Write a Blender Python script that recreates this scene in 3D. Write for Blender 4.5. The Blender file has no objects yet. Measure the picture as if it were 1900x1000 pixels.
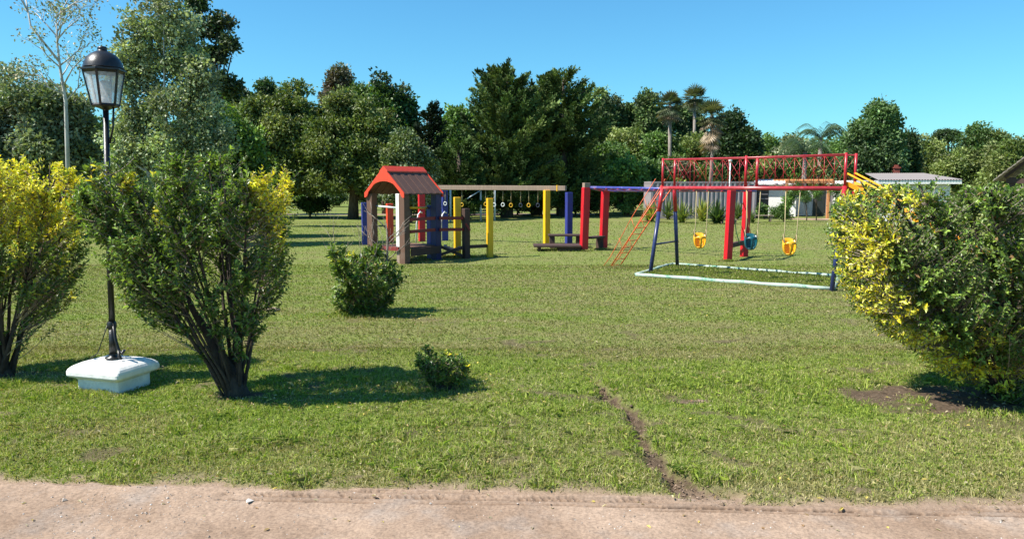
import bpy, math, random
import numpy as np
from mathutils import Vector, Matrix

# ------------------------------------------------------------------ camera, sky, sun, exposure
scn = bpy.context.scene
COL = scn.collection
CAM_H = 2.0
F_PX = 1400.0
PITCH = math.atan(155.0 / F_PX)
cam_d = bpy.data.cameras.new('camera')
cam_d.sensor_width = 36.0
cam_d.lens = 36.0 * F_PX / 1900.0
cam_d.clip_start = 0.05
cam_d.clip_end = 3000.0
cam = bpy.data.objects.new('camera', cam_d)
cam.location = (0, 0, CAM_H)
cam.rotation_euler = (math.pi / 2 - PITCH, 0, 0)
COL.objects.link(cam)
scn.camera = cam

SUN_EL = math.radians(50)
SUN_AZ_OFF = math.radians(14)            # towards the camera from due left
to_sun = Vector((-math.cos(SUN_AZ_OFF) * math.cos(SUN_EL), -math.sin(SUN_AZ_OFF) * math.cos(SUN_EL), math.sin(SUN_EL)))
sun_d = bpy.data.lights.new('sun', 'SUN')
sun_d.energy = 5.0
sun_d.angle = math.radians(0.5)
sun_d.color = (1.0, 0.95, 0.86)
sun = bpy.data.objects.new('sun', sun_d)
sun.rotation_euler = to_sun.to_track_quat('Z', 'Y').to_euler()
sun.location = (-20, -5, 30)
COL.objects.link(sun)

world = bpy.data.worlds.new('World')
scn.world = world
world.use_nodes = True
wn = world.node_tree
wn.nodes.clear()
w_out = wn.nodes.new('ShaderNodeOutputWorld')
w_bg = wn.nodes.new('ShaderNodeBackground')
w_sky = wn.nodes.new('ShaderNodeTexSky')
w_sky.sky_type = 'NISHITA'
w_sky.sun_disc = False
w_sky.sun_elevation = SUN_EL
w_sky.sun_rotation = math.atan2(to_sun.x, to_sun.y)
w_sky.air_density = 1.15
w_sky.dust_density = 0.25
w_sky.ozone_density = 2.2
w_tint = wn.nodes.new('ShaderNodeMix')
w_tint.data_type = 'RGBA'
w_tint.blend_type = 'MULTIPLY'
w_tint.inputs[0].default_value = 1.0
w_tint.inputs[7].default_value = (0.45, 1.0, 1.26, 1)
w_bg.inputs['Strength'].default_value = 0.072
wn.links.new(w_sky.outputs[0], w_tint.inputs[6])
wn.links.new(w_tint.outputs[2], w_bg.inputs[0])
wn.links.new(w_bg.outputs[0], w_out.inputs[0])

scn.view_settings.view_transform = 'Standard'
scn.view_settings.look = 'None'
scn.view_settings.exposure = 0.92
scn.view_settings.gamma = 1.0
scn.view_settings.use_curve_mapping = False
scn.render.engine = 'CYCLES'
scn.cycles.max_bounces = 6
scn.cycles.transparent_max_bounces = 8

# ------------------------------------------------------------------ measuring helpers
SP, CP = math.sin(PITCH), math.cos(PITCH)
def ray(px, py):
    a, b = (px - 950) / F_PX, (500 - py) / F_PX
    return Vector((a, CP + b * SP, -SP + b * CP))
def G(px, py, z=0.0):
    d = ray(px, py); t = (z - CAM_H) / d.z
    return Vector((d.x * t, d.y * t, z))
def P(px, py, Y):
    d = ray(px, py); t = Y / d.y
    return Vector((d.x * t, Y, CAM_H + d.z * t))

# ------------------------------------------------------------------ materials
def new_mat(name):
    m = bpy.data.materials.new(name)
    m.use_nodes = True
    nt = m.node_tree
    nt.nodes.clear()
    out = nt.nodes.new('ShaderNodeOutputMaterial')
    bs = nt.nodes.new('ShaderNodeBsdfPrincipled')
    nt.links.new(bs.outputs[0], out.inputs[0])
    return m, nt, bs, out
def N(nt, t, **kw):
    n = nt.nodes.new(t)
    for k, v in kw.items():
        setattr(n, k, v)
    return n
def noise(nt, scale, detail=4, rough=0.6, vec=None):
    n = N(nt, 'ShaderNodeTexNoise')
    n.inputs['Scale'].default_value = scale
    n.inputs['Detail'].default_value = detail
    n.inputs['Roughness'].default_value = rough
    if vec is not None:
        nt.links.new(vec, n.inputs['Vector'])
    return n
def mixc(nt, fac, a, b):
    m = N(nt, 'ShaderNodeMix', data_type='RGBA')
    for s, v in ((0, fac), (6, a), (7, b)):
        if hasattr(v, 'is_linked') or hasattr(v, 'links'):
            nt.links.new(v, m.inputs[s])
        else:
            m.inputs[s].default_value = v if s == 0 else (*v, 1)
    return m.outputs[2]
def ramp(nt, fac, stops):
    r = N(nt, 'ShaderNodeValToRGB')
    nt.links.new(fac, r.inputs[0])
    el = r.color_ramp.elements
    while len(el) < len(stops):
        el.new(0.5)
    for e, (p, c) in zip(el, stops):
        e.position = p
        e.color = (c, c, c, 1) if isinstance(c, (int, float)) else (*c, 1)
    return r.outputs[0]

def paint(name, col, rough=0.5, wear=0.35, dirt=(0.10, 0.07, 0.05), metal=0.0, bump=0.15, grain=True):
    m, nt, bs, out = new_mat(name)
    tc = N(nt, 'ShaderNodeTexCoord')
    mp = N(nt, 'ShaderNodeMapping')
    nt.links.new(tc.outputs['Object'], mp.inputs[0])
    mp.inputs['Scale'].default_value = (14, 14, 1.6) if grain else (6, 6, 6)
    n1 = noise(nt, 2.0, 6, 0.65, mp.outputs[0])
    n2 = noise(nt, 3.0, 5, 0.6, tc.outputs['Object'])
    f1 = ramp(nt, n1.outputs[0], [(0.35, 0.78), (0.7, 1.1)])
    c = N(nt, 'ShaderNodeMix', data_type='RGBA', blend_type='MULTIPLY')
    c.inputs[0].default_value = 1.0
    c.inputs[6].default_value = (*col, 1)
    nt.links.new(f1, c.inputs[7])
    f2 = ramp(nt, n2.outputs[0], [(0.56, 0.0), (0.8, wear)])
    c2 = mixc(nt, f2, c.outputs[2], dirt)
    nt.links.new(c2, bs.inputs['Base Color'])
    bs.inputs['Roughness'].default_value = rough
    bs.inputs['Metallic'].default_value = metal
    b = N(nt, 'ShaderNodeBump')
    b.inputs['Strength'].default_value = bump
    b.inputs['Distance'].default_value = 0.01
    nt.links.new(n1.outputs[0], b.inputs['Height'])
    nt.links.new(b.outputs[0], bs.inputs['Normal'])
    return m

def leaf_mat(name, rough=0.45, trans=0.25, spec=0.5):
    m, nt, bs, out = new_mat(name)
    at = N(nt, 'ShaderNodeAttribute', attribute_name='Col')
    nt.links.new(at.outputs['Color'], bs.inputs['Base Color'])
    bs.inputs['Roughness'].default_value = rough
    bs.inputs['Specular IOR Level'].default_value = spec
    tr = N(nt, 'ShaderNodeBsdfTranslucent')
    g = N(nt, 'ShaderNodeMix', data_type='RGBA', blend_type='MULTIPLY')
    g.inputs[0].default_value = 1
    nt.links.new(at.outputs['Color'], g.inputs[6])
    g.inputs[7].default_value = (1.5, 1.6, 0.6, 1)
    nt.links.new(g.outputs[2], tr.inputs[0])
    mx = N(nt, 'ShaderNodeMixShader')
    mx.inputs[0].default_value = trans
    nt.links.new(bs.outputs[0], mx.inputs[1])
    nt.links.new(tr.outputs[0], mx.inputs[2])
    nt.links.new(mx.outputs[0], out.inputs[0])
    return m

def bark_mat(name, a, b, scale=6):
    m, nt, bs, out = new_mat(name)
    tc = N(nt, 'ShaderNodeTexCoord')
    mp = N(nt, 'ShaderNodeMapping')
    mp.inputs['Scale'].default_value = (scale, scale, scale * 0.3)
    nt.links.new(tc.outputs['Object'], mp.inputs[0])
    n1 = noise(nt, 2.0, 7, 0.7, mp.outputs[0])
    nt.links.new(mixc(nt, ramp(nt, n1.outputs[0], [(0.35, 0.0), (0.65, 1.0)]), a, b), bs.inputs['Base Color'])
    bs.inputs['Roughness'].default_value = 0.9
    bp = N(nt, 'ShaderNodeBump')
    bp.inputs['Strength'].default_value = 0.6
    bp.inputs['Distance'].default_value = 0.02
    nt.links.new(n1.outputs[0], bp.inputs['Height'])
    nt.links.new(bp.outputs[0], bs.inputs['Normal'])
    return m

M = {}
M['red'] = paint('red_paint', (0.56, 0.008, 0.018), 0.42, 0.25)
M['orange_red'] = paint('orange_red_paint', (0.72, 0.06, 0.02), 0.45, 0.2)
M['yellow'] = paint('yellow_paint', (0.86, 0.46, 0.008), 0.45, 0.2)
M['blue'] = paint('blue_paint', (0.025, 0.035, 0.22), 0.5, 0.3)
M['navy'] = paint('shaded_blue_paint', (0.012, 0.016, 0.09), 0.5, 0.3)  # blue darkened in the paint itself for the hut corner post's shaded faces
M['brown'] = paint('brown_wood', (0.13, 0.065, 0.04), 0.7, 0.35, (0.25, 0.2, 0.16))
M['dark_brown'] = paint('dark_brown_wood', (0.06, 0.03, 0.022), 0.75, 0.3, (0.16, 0.12, 0.1))
M['maroon'] = paint('maroon_paint', (0.22, 0.022, 0.018), 0.6, 0.3)
M['grey_wood'] = paint('weathered_wood', (0.30, 0.215, 0.16), 0.85, 0.5, (0.12, 0.08, 0.06))
M['roof_wood'] = paint('roof_board_wood', (0.12, 0.058, 0.042), 0.8, 0.35, (0.2, 0.14, 0.11), bump=0.4)
M['white'] = paint('white_paint', (0.8, 0.79, 0.75), 0.7, 0.6, (0.42, 0.38, 0.31), grain=False, bump=0.5)
M['metal_red'] = paint('red_metal_paint', (0.45, 0.02, 0.03), 0.32, 0.3, (0.4, 0.16, 0.14), grain=False)
M['metal_pink'] = paint('faded_red_metal_paint', (0.42, 0.035, 0.045), 0.3, 0.5, (0.6, 0.28, 0.28), grain=False)
M['metal_orange'] = paint('orange_metal_paint', (0.75, 0.13, 0.04), 0.4, 0.2, grain=False)
M['metal_blue'] = paint('navy_metal_paint', (0.02, 0.03, 0.11), 0.35, 0.3, (0.2, 0.2, 0.25), grain=False)
M['metal_lilac'] = paint('blue_metal_paint', (0.06, 0.07, 0.30), 0.3, 0.55, (0.5, 0.42, 0.55), grain=False)
M['metal_white'] = paint('white_metal_paint', (0.7, 0.72, 0.72), 0.4, 0.3, grain=False)
M['black_metal'] = paint('black_iron_paint', (0.012, 0.012, 0.013), 0.38, 0.25, (0.06, 0.045, 0.04), grain=False, bump=0.3)
M['pink_curb'] = None
M['rope'] = paint('rope', (0.45, 0.36, 0.2), 0.9, 0.3)
M['rope_yellow'] = paint('yellow_plastic_ring', (0.75, 0.42, 0.02), 0.4, 0.1, grain=False)
M['ring_white'] = paint('white_plastic_ring', (0.78, 0.78, 0.75), 0.4, 0.1, grain=False)
M['ring_dark'] = paint('dark_plastic_ring', (0.03, 0.04, 0.07), 0.4, 0.1, grain=False)
M['seat_yellow'] = paint('yellow_seat_plastic', (0.85, 0.42, 0.02), 0.35, 0.25, (0.6, 0.35, 0.1), grain=False, bump=0.02)
M['seat_teal'] = paint('teal_seat_plastic', (0.006, 0.085, 0.115), 0.35, 0.2, grain=False, bump=0.02)
M['slide'] = paint('yellow_slide_plastic', (0.85, 0.36, 0.02), 0.35, 0.2, grain=False)
M['plaster'] = paint('white_plaster', (0.82, 0.81, 0.78), 0.85, 0.15, (0.45, 0.42, 0.38), grain=False)
M['container'] = paint('grey_container_paint', (0.30, 0.265, 0.275), 0.6, 0.45, (0.16, 0.12, 0.11))
M['dark_gate'] = paint('dark_sheet_metal', (0.035, 0.033, 0.035), 0.6, 0.3, (0.09, 0.08, 0.08))
M['sheet_roof'] = paint('fibre_cement_sheet', (0.22, 0.195, 0.19), 0.85, 0.5, (0.2, 0.17, 0.16))
M['timber_orange'] = paint('orange_timber', (0.55, 0.24, 0.09), 0.6, 0.3)
M['brick'] = paint('chimney_brick', (0.25, 0.06, 0.04), 0.9, 0.4, grain=False, bump=0.5)
M['shingle'] = paint('weathered_shingle', (0.27, 0.23, 0.19), 0.9, 0.6, (0.09, 0.07, 0.05), bump=0.6)
M['shutter'] = paint('dark_window_panel', (0.03, 0.035, 0.035), 0.3, 0.1, grain=False)
M['bark'] = bark_mat('brown_bark', (0.05, 0.035, 0.025), (0.15, 0.11, 0.08))
M['bark_dark'] = bark_mat('dark_bark', (0.02, 0.014, 0.012), (0.075, 0.055, 0.04), 14)
M['bark_pale'] = bark_mat('pale_bark', (0.32, 0.30, 0.26), (0.62, 0.60, 0.56), 4)
M['bark_grey'] = bark_mat('grey_palm_bark', (0.16, 0.13, 0.11), (0.30, 0.26, 0.22), 5)
M['dry_twig'] = bark_mat('dry_twig_bark', (0.16, 0.12, 0.09), (0.36, 0.30, 0.24), 20)
M['leaf'] = leaf_mat('tree_leaf', 0.5, 0.22, 0.4)
M['needle'] = leaf_mat('conifer_needle', 0.7, 0.10, 0.2)
M['leaf_glossy'] = leaf_mat('privet_leaf', 0.40, 0.25, 0.5)
M['blade'] = leaf_mat('grass_blade', 0.6, 0.25, 0.25)

# curb: white paint over green, flaking in patches
m, nt, bs, out = new_mat('flaking_white_green_paint')
tc = N(nt, 'ShaderNodeTexCoord')
n1 = noise(nt, 3.2, 6, 0.7, tc.outputs['Object'])
nt.links.new(mixc(nt, ramp(nt, n1.outputs[0], [(0.52, 0.0), (0.62, 1.0)]), (0.36, 0.43, 0.37), (0.12, 0.30, 0.20)), bs.inputs['Base Color'])
bs.inputs['Roughness'].default_value = 0.8
M['curb'] = m

# lantern glass
m, nt, bs, out = new_mat('lantern_glass')
tr = N(nt, 'ShaderNodeBsdfTransparent')
df = N(nt, 'ShaderNodeBsdfTranslucent'); df.inputs[0].default_value = (0.8, 0.85, 0.88, 1)
bs.inputs['Base Color'].default_value = (0.75, 0.8, 0.82, 1); bs.inputs['Roughness'].default_value = 0.12
ng = noise(nt, 6, 3, 0.6)
a1 = N(nt, 'ShaderNodeMixShader'); a1.inputs[0].default_value = 0.5
nt.links.new(bs.outputs[0], a1.inputs[1]); nt.links.new(df.outputs[0], a1.inputs[2])
a2 = N(nt, 'ShaderNodeMixShader')
nt.links.new(ramp(nt, ng.outputs[0], [(0.3, 0.35), (0.7, 0.7)]), a2.inputs[0])
nt.links.new(tr.outputs[0], a2.inputs[1]); nt.links.new(a1.outputs[0], a2.inputs[2])
nt.links.new(a2.outputs[0], out.inputs[0])
M['glass'] = m

# ------------------------------------------------------------------ object helpers
def tag(o, label=None, cat=None, group=None, kind=None):
    if label: o['label'] = label
    if cat: o['category'] = cat
    if group: o['group'] = group
    if kind: o['kind'] = kind
    return o
def empty(name, loc, label, cat, group=None):
    o = bpy.data.objects.new(name, None)
    o.empty_display_size = 0.3
    o.location = loc
    COL.objects.link(o)
    return tag(o, label, cat, group)
def link(name, me, mat, parent=None, loc=None):
    o = bpy.data.objects.new(name, me)
    if mat is not None and not me.materials:
        me.materials.append(mat)
    COL.objects.link(o)
    if parent is not None:
        o.parent = parent
        # geometry is given in world space: shift it to the parent's frame
        off = Vector(); q = parent
        while q is not None:
            off += Vector(q.location); q = q.parent
        me.transform(Matrix.Translation(-off))
    elif loc is not None:
        me.transform(Matrix.Translation(-Vector(loc)))
        o.location = loc
    return o
def copy_thing(src, loc, label):
    r = src.copy(); COL.objects.link(r); r.location = loc; r['label'] = label
    for ch in list(src.children):
        c = ch.copy(); COL.objects.link(c); c.parent = r
        for g in list(ch.children):
            d = g.copy(); COL.objects.link(d); d.parent = c
    return r

class MB:
    def __init__(s):
        s.v = []; s.f = []; s.sm = []
    def add(s, vs, fs, smooth=False):
        n = len(s.v)
        s.v += [tuple(v) for v in vs]
        s.f += [tuple(i + n for i in f) for f in fs]
        s.sm += [smooth] * len(fs)
        return s
    def hexa(s, a):                      # eight corners: bottom four, top four
        return s.add(a, [(3, 2, 1, 0), (4, 5, 6, 7), (0, 1, 5, 4), (1, 2, 6, 5), (2, 3, 7, 6), (3, 0, 4, 7)])
    def box(s, c, size, rz=0.0, top_shift=(0, 0)):
        c = Vector(c); hx, hy, hz = size[0] / 2, size[1] / 2, size[2] / 2
        co, si = math.cos(rz), math.sin(rz)
        pts = []
        for z in (-hz, hz):
            for x, y in ((-hx, -hy), (hx, -hy), (hx, hy), (-hx, hy)):
                dx, dy = (top_shift if z > 0 else (0, 0))
                pts.append((c.x + x * co - y * si + dx, c.y + x * si + y * co + dy, c.z + z))
        return s.hexa(pts)
    def beam(s, a, b, w, h, up=(0, 0, 1)):
        a, b = Vector(a), Vector(b); d = (b - a).normalized()
        r = d.cross(Vector(up))
        if r.length < 1e-4: r = d.cross(Vector((0, 1, 0)))
        r.normalize(); u = r.cross(d).normalized()
        pts = [p + r * x * w / 2 + u * y * h / 2 for p in (a, b) for x, y in ((-1, -1), (1, -1), (1, 1), (-1, 1))]
        return s.hexa(pts)
    def tube(s, pts, rad, n=8, cap=True):
        pts = [Vector(p) for p in pts]
        if not hasattr(rad, '__len__'): rad = [rad] * len(pts)
        vs, fs = [], []
        ref = None
        for i, p in enumerate(pts):
            d = (pts[min(i + 1, len(pts) - 1)] - pts[max(i - 1, 0)]).normalized()
            if ref is None:
                ref = d.cross(Vector((0, 0, 1)))
                if ref.length < 0.1: ref = d.cross(Vector((0, 1, 0)))
            ref = (ref - d * ref.dot(d)).normalized()
            b = d.cross(ref)
            for k in range(n):
                t = 2 * math.pi * k / n
                vs.append(p + (ref * math.cos(t) + b * math.sin(t)) * rad[i])
        for i in range(len(pts) - 1):
            for k in range(n):
                fs.append((i * n + k, i * n + (k + 1) % n, (i + 1) * n + (k + 1) % n, (i + 1) * n + k))
        s.add(vs, fs, True)
        if cap:
            m0 = len(s.v) - len(vs)
            s.f += [tuple(m0 + k for k in reversed(range(n))), tuple(m0 + (len(pts) - 1) * n + k for k in range(n))]
            s.sm += [False, False]
        return s
    def lathe(s, c, prof, n=16, ang=0.0):
        c = Vector(c); vs, fs = [], []
        for r, z in prof:
            for k in range(n):
                t = 2 * math.pi * k / n + ang
                vs.append((c.x + r * math.cos(t), c.y + r * math.sin(t), c.z + z))
        for i in range(len(prof) - 1):
            for k in range(n):
                fs.append((i * n + k, i * n + (k + 1) % n, (i + 1) * n + (k + 1) % n, (i + 1) * n + k))
        return s.add(vs, fs, n > 8)
    def torus(s, c, R, r, nrm=(0, 1, 0), sz=1.0, n=16, m=6):
        c = Vector(c); nrm = Vector(nrm).normalized()
        a = nrm.cross(Vector((0, 0, 1))).normalized(); b = Vector((0, 0, 1))
        vs, fs = [], []
        for i in range(n):
            t = 2 * math.pi * i / n
            rd = a * math.cos(t) + b * math.sin(t) * sz
            q = a * math.cos(t) + b * math.sin(t)
            for k in range(m):
                u = 2 * math.pi * k / m
                vs.append(c + rd * R + q * r * math.cos(u) + nrm * r * math.sin(u))
        for i in range(n):
            for k in range(m):
                fs.append((i * m + k, i * m + (k + 1) % m, ((i + 1) % n) * m + (k + 1) % m, ((i + 1) % n) * m + k))
        return s.add(vs, fs, True)
    def build(s, name, mat, parent=None, bevel=0.0, loc=None):
        me = bpy.data.meshes.new(name)
        me.from_pydata(s.v, [], s.f)
        me.polygons.foreach_set('use_smooth', s.sm)
        me.update()
        o = link(name, me, mat, parent, loc)
        if bevel:
            b = o.modifiers.new('bevel', 'BEVEL'); b.width = bevel; b.segments = 2; b.limit_method = 'ANGLE'
        return o

def np_mesh(name, verts, quads, mat, parent=None, cols=None, smooth=False, loc=None):
    """verts (n,3), quads (m,4) or (m,3)."""
    me = bpy.data.meshes.new(name)
    k = quads.shape[1]
    me.vertices.add(len(verts)); me.vertices.foreach_set('co', verts.astype(np.float32).ravel())
    me.loops.add(quads.size); me.loops.foreach_set('vertex_index', quads.astype(np.int32).ravel())
    me.polygons.add(len(quads))
    me.polygons.foreach_set('loop_start', np.arange(0, quads.size, k, dtype=np.int32))
    try: me.polygons.foreach_set('loop_total', np.full(len(quads), k, dtype=np.int32))
    except Exception: pass
    me.polygons.foreach_set('use_smooth', np.full(len(quads), smooth))
    if cols is not None:
        at = me.color_attributes.new('Col', 'FLOAT_COLOR', 'POINT')
        c4 = np.ones((len(verts), 4), np.float32); c4[:, :3] = cols
        at.data.foreach_set('color', c4.ravel())
    me.update(calc_edges=True)
    me.validate()
    return link(name, me, mat, parent, loc)

# numpy noise
_pr = np.random.RandomState(5).rand(256, 256)
def vnoise(x, y):
    xi, yi = np.floor(x).astype(int), np.floor(y).astype(int)
    fx, fy = x - xi, y - yi
    fx, fy = fx * fx * (3 - 2 * fx), fy * fy * (3 - 2 * fy)
    g = lambda a, b: _pr[a % 256, b % 256]
    return (g(xi, yi) * (1 - fx) + g(xi + 1, yi) * fx) * (1 - fy) + (g(xi, yi + 1) * (1 - fx) + g(xi + 1, yi + 1) * fx) * fy
def fbm(x, y, o=4):
    s = 0; a = 0.5; t = 0
    for i in range(o):
        s = s + a * vnoise(x * 2 ** i + 17.3 * i, y * 2 ** i + 9.1 * i); t += a; a *= 0.55
    return s / t
def sstep(a, b, x):
    t = np.clip((x - a) / (b - a), 0, 1)
    return t * t * (3 - 2 * t)

# ------------------------------------------------------------------ GROUND
def pxline(pts):
    return np.array([[G(*p).x, G(*p).y] for p in pts])
road_edge_pts = pxline([(-900, 884), (0, 899), (300, 905), (600, 911), (1000, 914), (1300, 931), (1600, 938), (1900, 942), (2800, 950)])
def road_edge(x):
    return np.interp(x, road_edge_pts[:, 0], road_edge_pts[:, 1]) + 0.10 * (fbm(x * 1.3 + 40, x * 0 + 3.3, 3) - 0.5) + 0.05 * (vnoise(x * 7, x * 0 + 1.7) - 0.5)
rut = pxline([(1098, 705), (1118, 725), (1150, 752), (1178, 780), (1192, 810), (1212, 842), (1240, 880), (1275, 905), (1320, 928)])
rut_w = np.array([0.05, 0.075, 0.10, 0.095, 0.075, 0.085, 0.10, 0.14, 0.20])
def seg_dist(x, y, pl, wd):
    best = np.full(x.shape, 1e9); bw = np.zeros(x.shape)
    for i in range(len(pl) - 1):
        a, b = pl[i], pl[i + 1]; d = b - a; L = (d ** 2).sum()
        t = np.clip(((x - a[0]) * d[0] + (y - a[1]) * d[1]) / L, 0, 1)
        q = np.hypot(x - a[0] - t * d[0], y - a[1] - t * d[1])
        w = wd[i] * (1 - t) + wd[i + 1] * t
        m_ = q / w < best
        best = np.where(m_, q / w, best); bw = np.where(m_, w, bw)
    return best
def rut_f(x, y):
    q = seg_dist(x + 0.20 * (fbm(x * 6, y * 6, 4) - 0.5), y + 0.14 * (fbm(x * 6 + 9, y * 6, 4) - 0.5), rut, rut_w)
    q = q + 1.5 * (fbm(x * 13 + 2, y * 13 + 6, 3) - .5)
    return 1 - sstep(0.55, 1.2, q)
soil_spots = [(1290, 747, .20, .07, .9), (1640, 742, .38, .22, .9), (1790, 740, 1.0, .40, .95), (1690, 765, .25, .1, .7), (1860, 790, .6, .25, .55), (440, 737, .34, .13, .95), (822, 722, .26, .10, .8), (10, 700, .5, .2, .6),
              (700, 480, .4, .5, .0), (1270, 762, .12, .05, .5), (560, 742, .4, .1, .3)]
soil_w = [(*G(a, b)[:2], rx * 1.12, ry * 1.12, min(1, s * 1.1)) for a, b, rx, ry, s in soil_spots]
def soil_f(x, y):
    s = np.zeros(x.shape)
    n = fbm(x * 4 + 3, y * 6, 4)
    for cx, cy, rx, ry, a in soil_w:
        q = np.hypot((x - cx) / rx, (y - cy) / ry) + (n - 0.5) * 1.6
        s = np.maximum(s, a * (1 - sstep(0.6, 1.25, q)))
    s = np.maximum(s, .75 * sstep(.62, .76, fbm(x * 2.6 + 70, y * 4.2 + 3, 4)) * (1 - sstep(9, 14, y)) )
    # thin, trampled strip beside the road
    e = y - road_edge(x)
    thin = (1 - sstep(0.03, 0.42, e)) * sstep(0.42, 0.66, fbm(x * 2.2, y * 5 + 30, 4)) * 0.9
    thin = np.maximum(thin, 1 - sstep(-0.02, 0.14, e + 0.25 * (fbm(x * 3, y * 3 + 8, 3) - 0.5)))
    return np.clip(np.maximum(np.maximum(s, thin), rut_f(x, y)), 0, 1)
def straw_f(x, y):
    """how dry the turf is: bands left by mowing, broken up by noise"""
    n = fbm(x * 0.55, y * 0.9, 4); n2 = fbm(x * 2.3 + 7, y * 4.5, 4)
    yy = y + 0.5 * (fbm(x * 0.3 + 3, y * 0.1, 2) - 0.5) * 3 - 0.02 * x
    band = np.interp(yy, [4.6, 5.3, 6.2, 7.6, 8.1, 8.6, 10.2, 11.2, 12.2, 14, 17, 22, 30, 60],
                     [.80, .50, .34, .30, .34, .68, .78, .46, .52, .64, .55, .50, .52, .50])
    wav = 0.20 * np.sin(yy * 2 * math.pi / 0.95 + 0.25 * x) * sstep(7.5, 9, yy) * (1 - sstep(22, 34, yy))
    left = -0.12 * sstep(0, -5, x) * sstep(8, 10, y)
    return np.clip(band + wav + left + (n - 0.5) * 0.95 + (n2 - 0.5) * 1.0, 0, 1)

def axis(dense_a, dense_b, step, lo, hi, growth=1.12):
    mid = list(np.arange(dense_a, dense_b, step))
    s = step; v = dense_b; up = []
    while v < hi:
        up.append(v); s *= growth; v += s
    up.append(hi)
    s = step; v = dense_a; dn = []
    while v > lo:
        s *= growth; v -= s; dn.append(max(v, lo))
    return np.array(dn[::-1] + mid + up)
def grid_mesh(name, xs, ys, zf, mat, cf=None, keep=None):
    X, Y = np.meshgrid(xs, ys)
    Z = zf(X, Y)
    nx, ny = len(xs), len(ys)
    idx = np.arange(nx * ny).reshape(ny, nx)
    q = np.stack([idx[:-1, :-1], idx[:-1, 1:], idx[1:, 1:], idx[1:, :-1]], -1).reshape(-1, 4)
    if keep is not None:
        k = keep(X, Y); kk = (k[:-1, :-1] | k[:-1, 1:] | k[1:, 1:] | k[1:, :-1]).ravel(); q = q[kk]
    cols = cf(X, Y).reshape(-1, 3) if cf else None
    return np_mesh(name, np.stack([X, Y, Z], -1).reshape(-1, 3), q, mat, None, cols, True)

def lawn_z(X, Y):
    near = sstep(-1, 2, Y) * (1 - sstep(14, 20, Y)) * (1 - sstep(9, 12, abs(X)))
    z = 0.012 + near * ((fbm(X * 1.1, Y * 1.1, 3) - 0.5) * 0.04 + (fbm(X * 9, Y * 9, 3) - 0.5) * 0.02)
    r = rut_f(X, Y)
    z = z - r * (0.06 + 0.12 * (fbm(X * 22, Y * 22, 3) - 0.5))
    s = soil_f(X, Y)
    z = z + s * (1 - r) * near * ((fbm(X * 20, Y * 20, 3) - 0.5) * 0.03)
    e = Y - road_edge(X)
    z = np.where(e < 0.25, z * sstep(-0.02, 0.25, e) + 0.004, z)
    return np.where(e < -0.03, -0.04, z)
m, nt, bs, out = new_mat('lawn_turf')
at = N(nt, 'ShaderNodeAttribute', attribute_name='Col')
sep = N(nt, 'ShaderNodeSeparateColor')
nt.links.new(at.outputs['Color'], sep.inputs[0])
tc = N(nt, 'ShaderNodeTexCoord')
nf = noise(nt, 22, 6, 0.75, tc.outputs['Object'])
nm = noise(nt, 3.5, 5, 0.7, tc.outputs['Object'])
mp = N(nt, 'ShaderNodeMapping'); mp.inputs['Scale'].default_value = (0.12, 1.0, 1); nt.links.new(tc.outputs['Object'], mp.inputs[0])
ns = noise(nt, 1.4, 4, 0.6, mp.outputs[0])
green = mixc(nt, ramp(nt, nf.outputs[0], [(0.35, 0.0), (0.65, 1.0)]), (0.10, 0.14, 0.026), (0.185, 0.235, 0.055))
dry = mixc(nt, ramp(nt, nf.outputs[0], [(0.35, 0.0), (0.65, 1.0)]), (0.13, 0.13, 0.045), (0.235, 0.225, 0.092))
addn = N(nt, 'ShaderNodeMath', operation='ADD'); addn.use_clamp = True
sub = N(nt, 'ShaderNodeMath', operation='MULTIPLY_ADD'); sub.inputs[1].default_value = 0.9; sub.inputs[2].default_value = -0.45
nt.links.new(nm.outputs[0], sub.inputs[0])
sub2 = N(nt, 'ShaderNodeMath', operation='MULTIPLY_ADD'); sub2.inputs[1].default_value = 0.9; sub2.inputs[2].default_value = -0.45
nt.links.new(ns.outputs[0], sub2.inputs[0])
ad2 = N(nt, 'ShaderNodeMath', operation='ADD'); nt.links.new(sub.outputs[0], ad2.inputs[0]); nt.links.new(sub2.outputs[0], ad2.inputs[1])
nt.links.new(sep.outputs['Red'], addn.inputs[0]); nt.links.new(ad2.outputs[0], addn.inputs[1])
turf = mixc(nt, addn.outputs[0], green, dry)
soil = mixc(nt, ramp(nt, nf.outputs[0], [(0.3, 0.0), (0.7, 1.0)]), (0.05, 0.034, 0.022), (0.15, 0.108, 0.072))
road_c = mixc(nt, ramp(nt, nf.outputs[0], [(0.3, 0.0), (0.7, 1.0)]), (0.24, 0.163, 0.112), (0.375, 0.27, 0.196))
soil2 = mixc(nt, sep.outputs['Blue'], soil, road_c)
nt.links.new(mixc(nt, sep.outputs['Green'], turf, soil2), bs.inputs['Base Color'])
bs.inputs['Roughness'].default_value = 0.95
bs.inputs['Specular IOR Level'].default_value = 0.1
bp = N(nt, 'ShaderNodeBump'); bp.inputs['Strength'].default_value = 0.7; bp.inputs['Distance'].default_value = 0.03
nt.links.new(nf.outputs[0], bp.inputs['Height']); nt.links.new(bp.outputs[0], bs.inputs['Normal'])
M['lawn'] = m
def lawn_c(X, Y):
    e = Y - road_edge(X)
    return np.stack([straw_f(X, Y), soil_f(X, Y), 1 - sstep(0.0, 0.35, e)], -1)
lawn = grid_mesh('lawn', axis(-6.5, 6.5, 0.035, -900, 900, 1.10), axis(4.4, 12.5, 0.035, -60, 1500, 1.07), lawn_z, M['lawn'], lawn_c)
tag(lawn, kind='structure')

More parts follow.
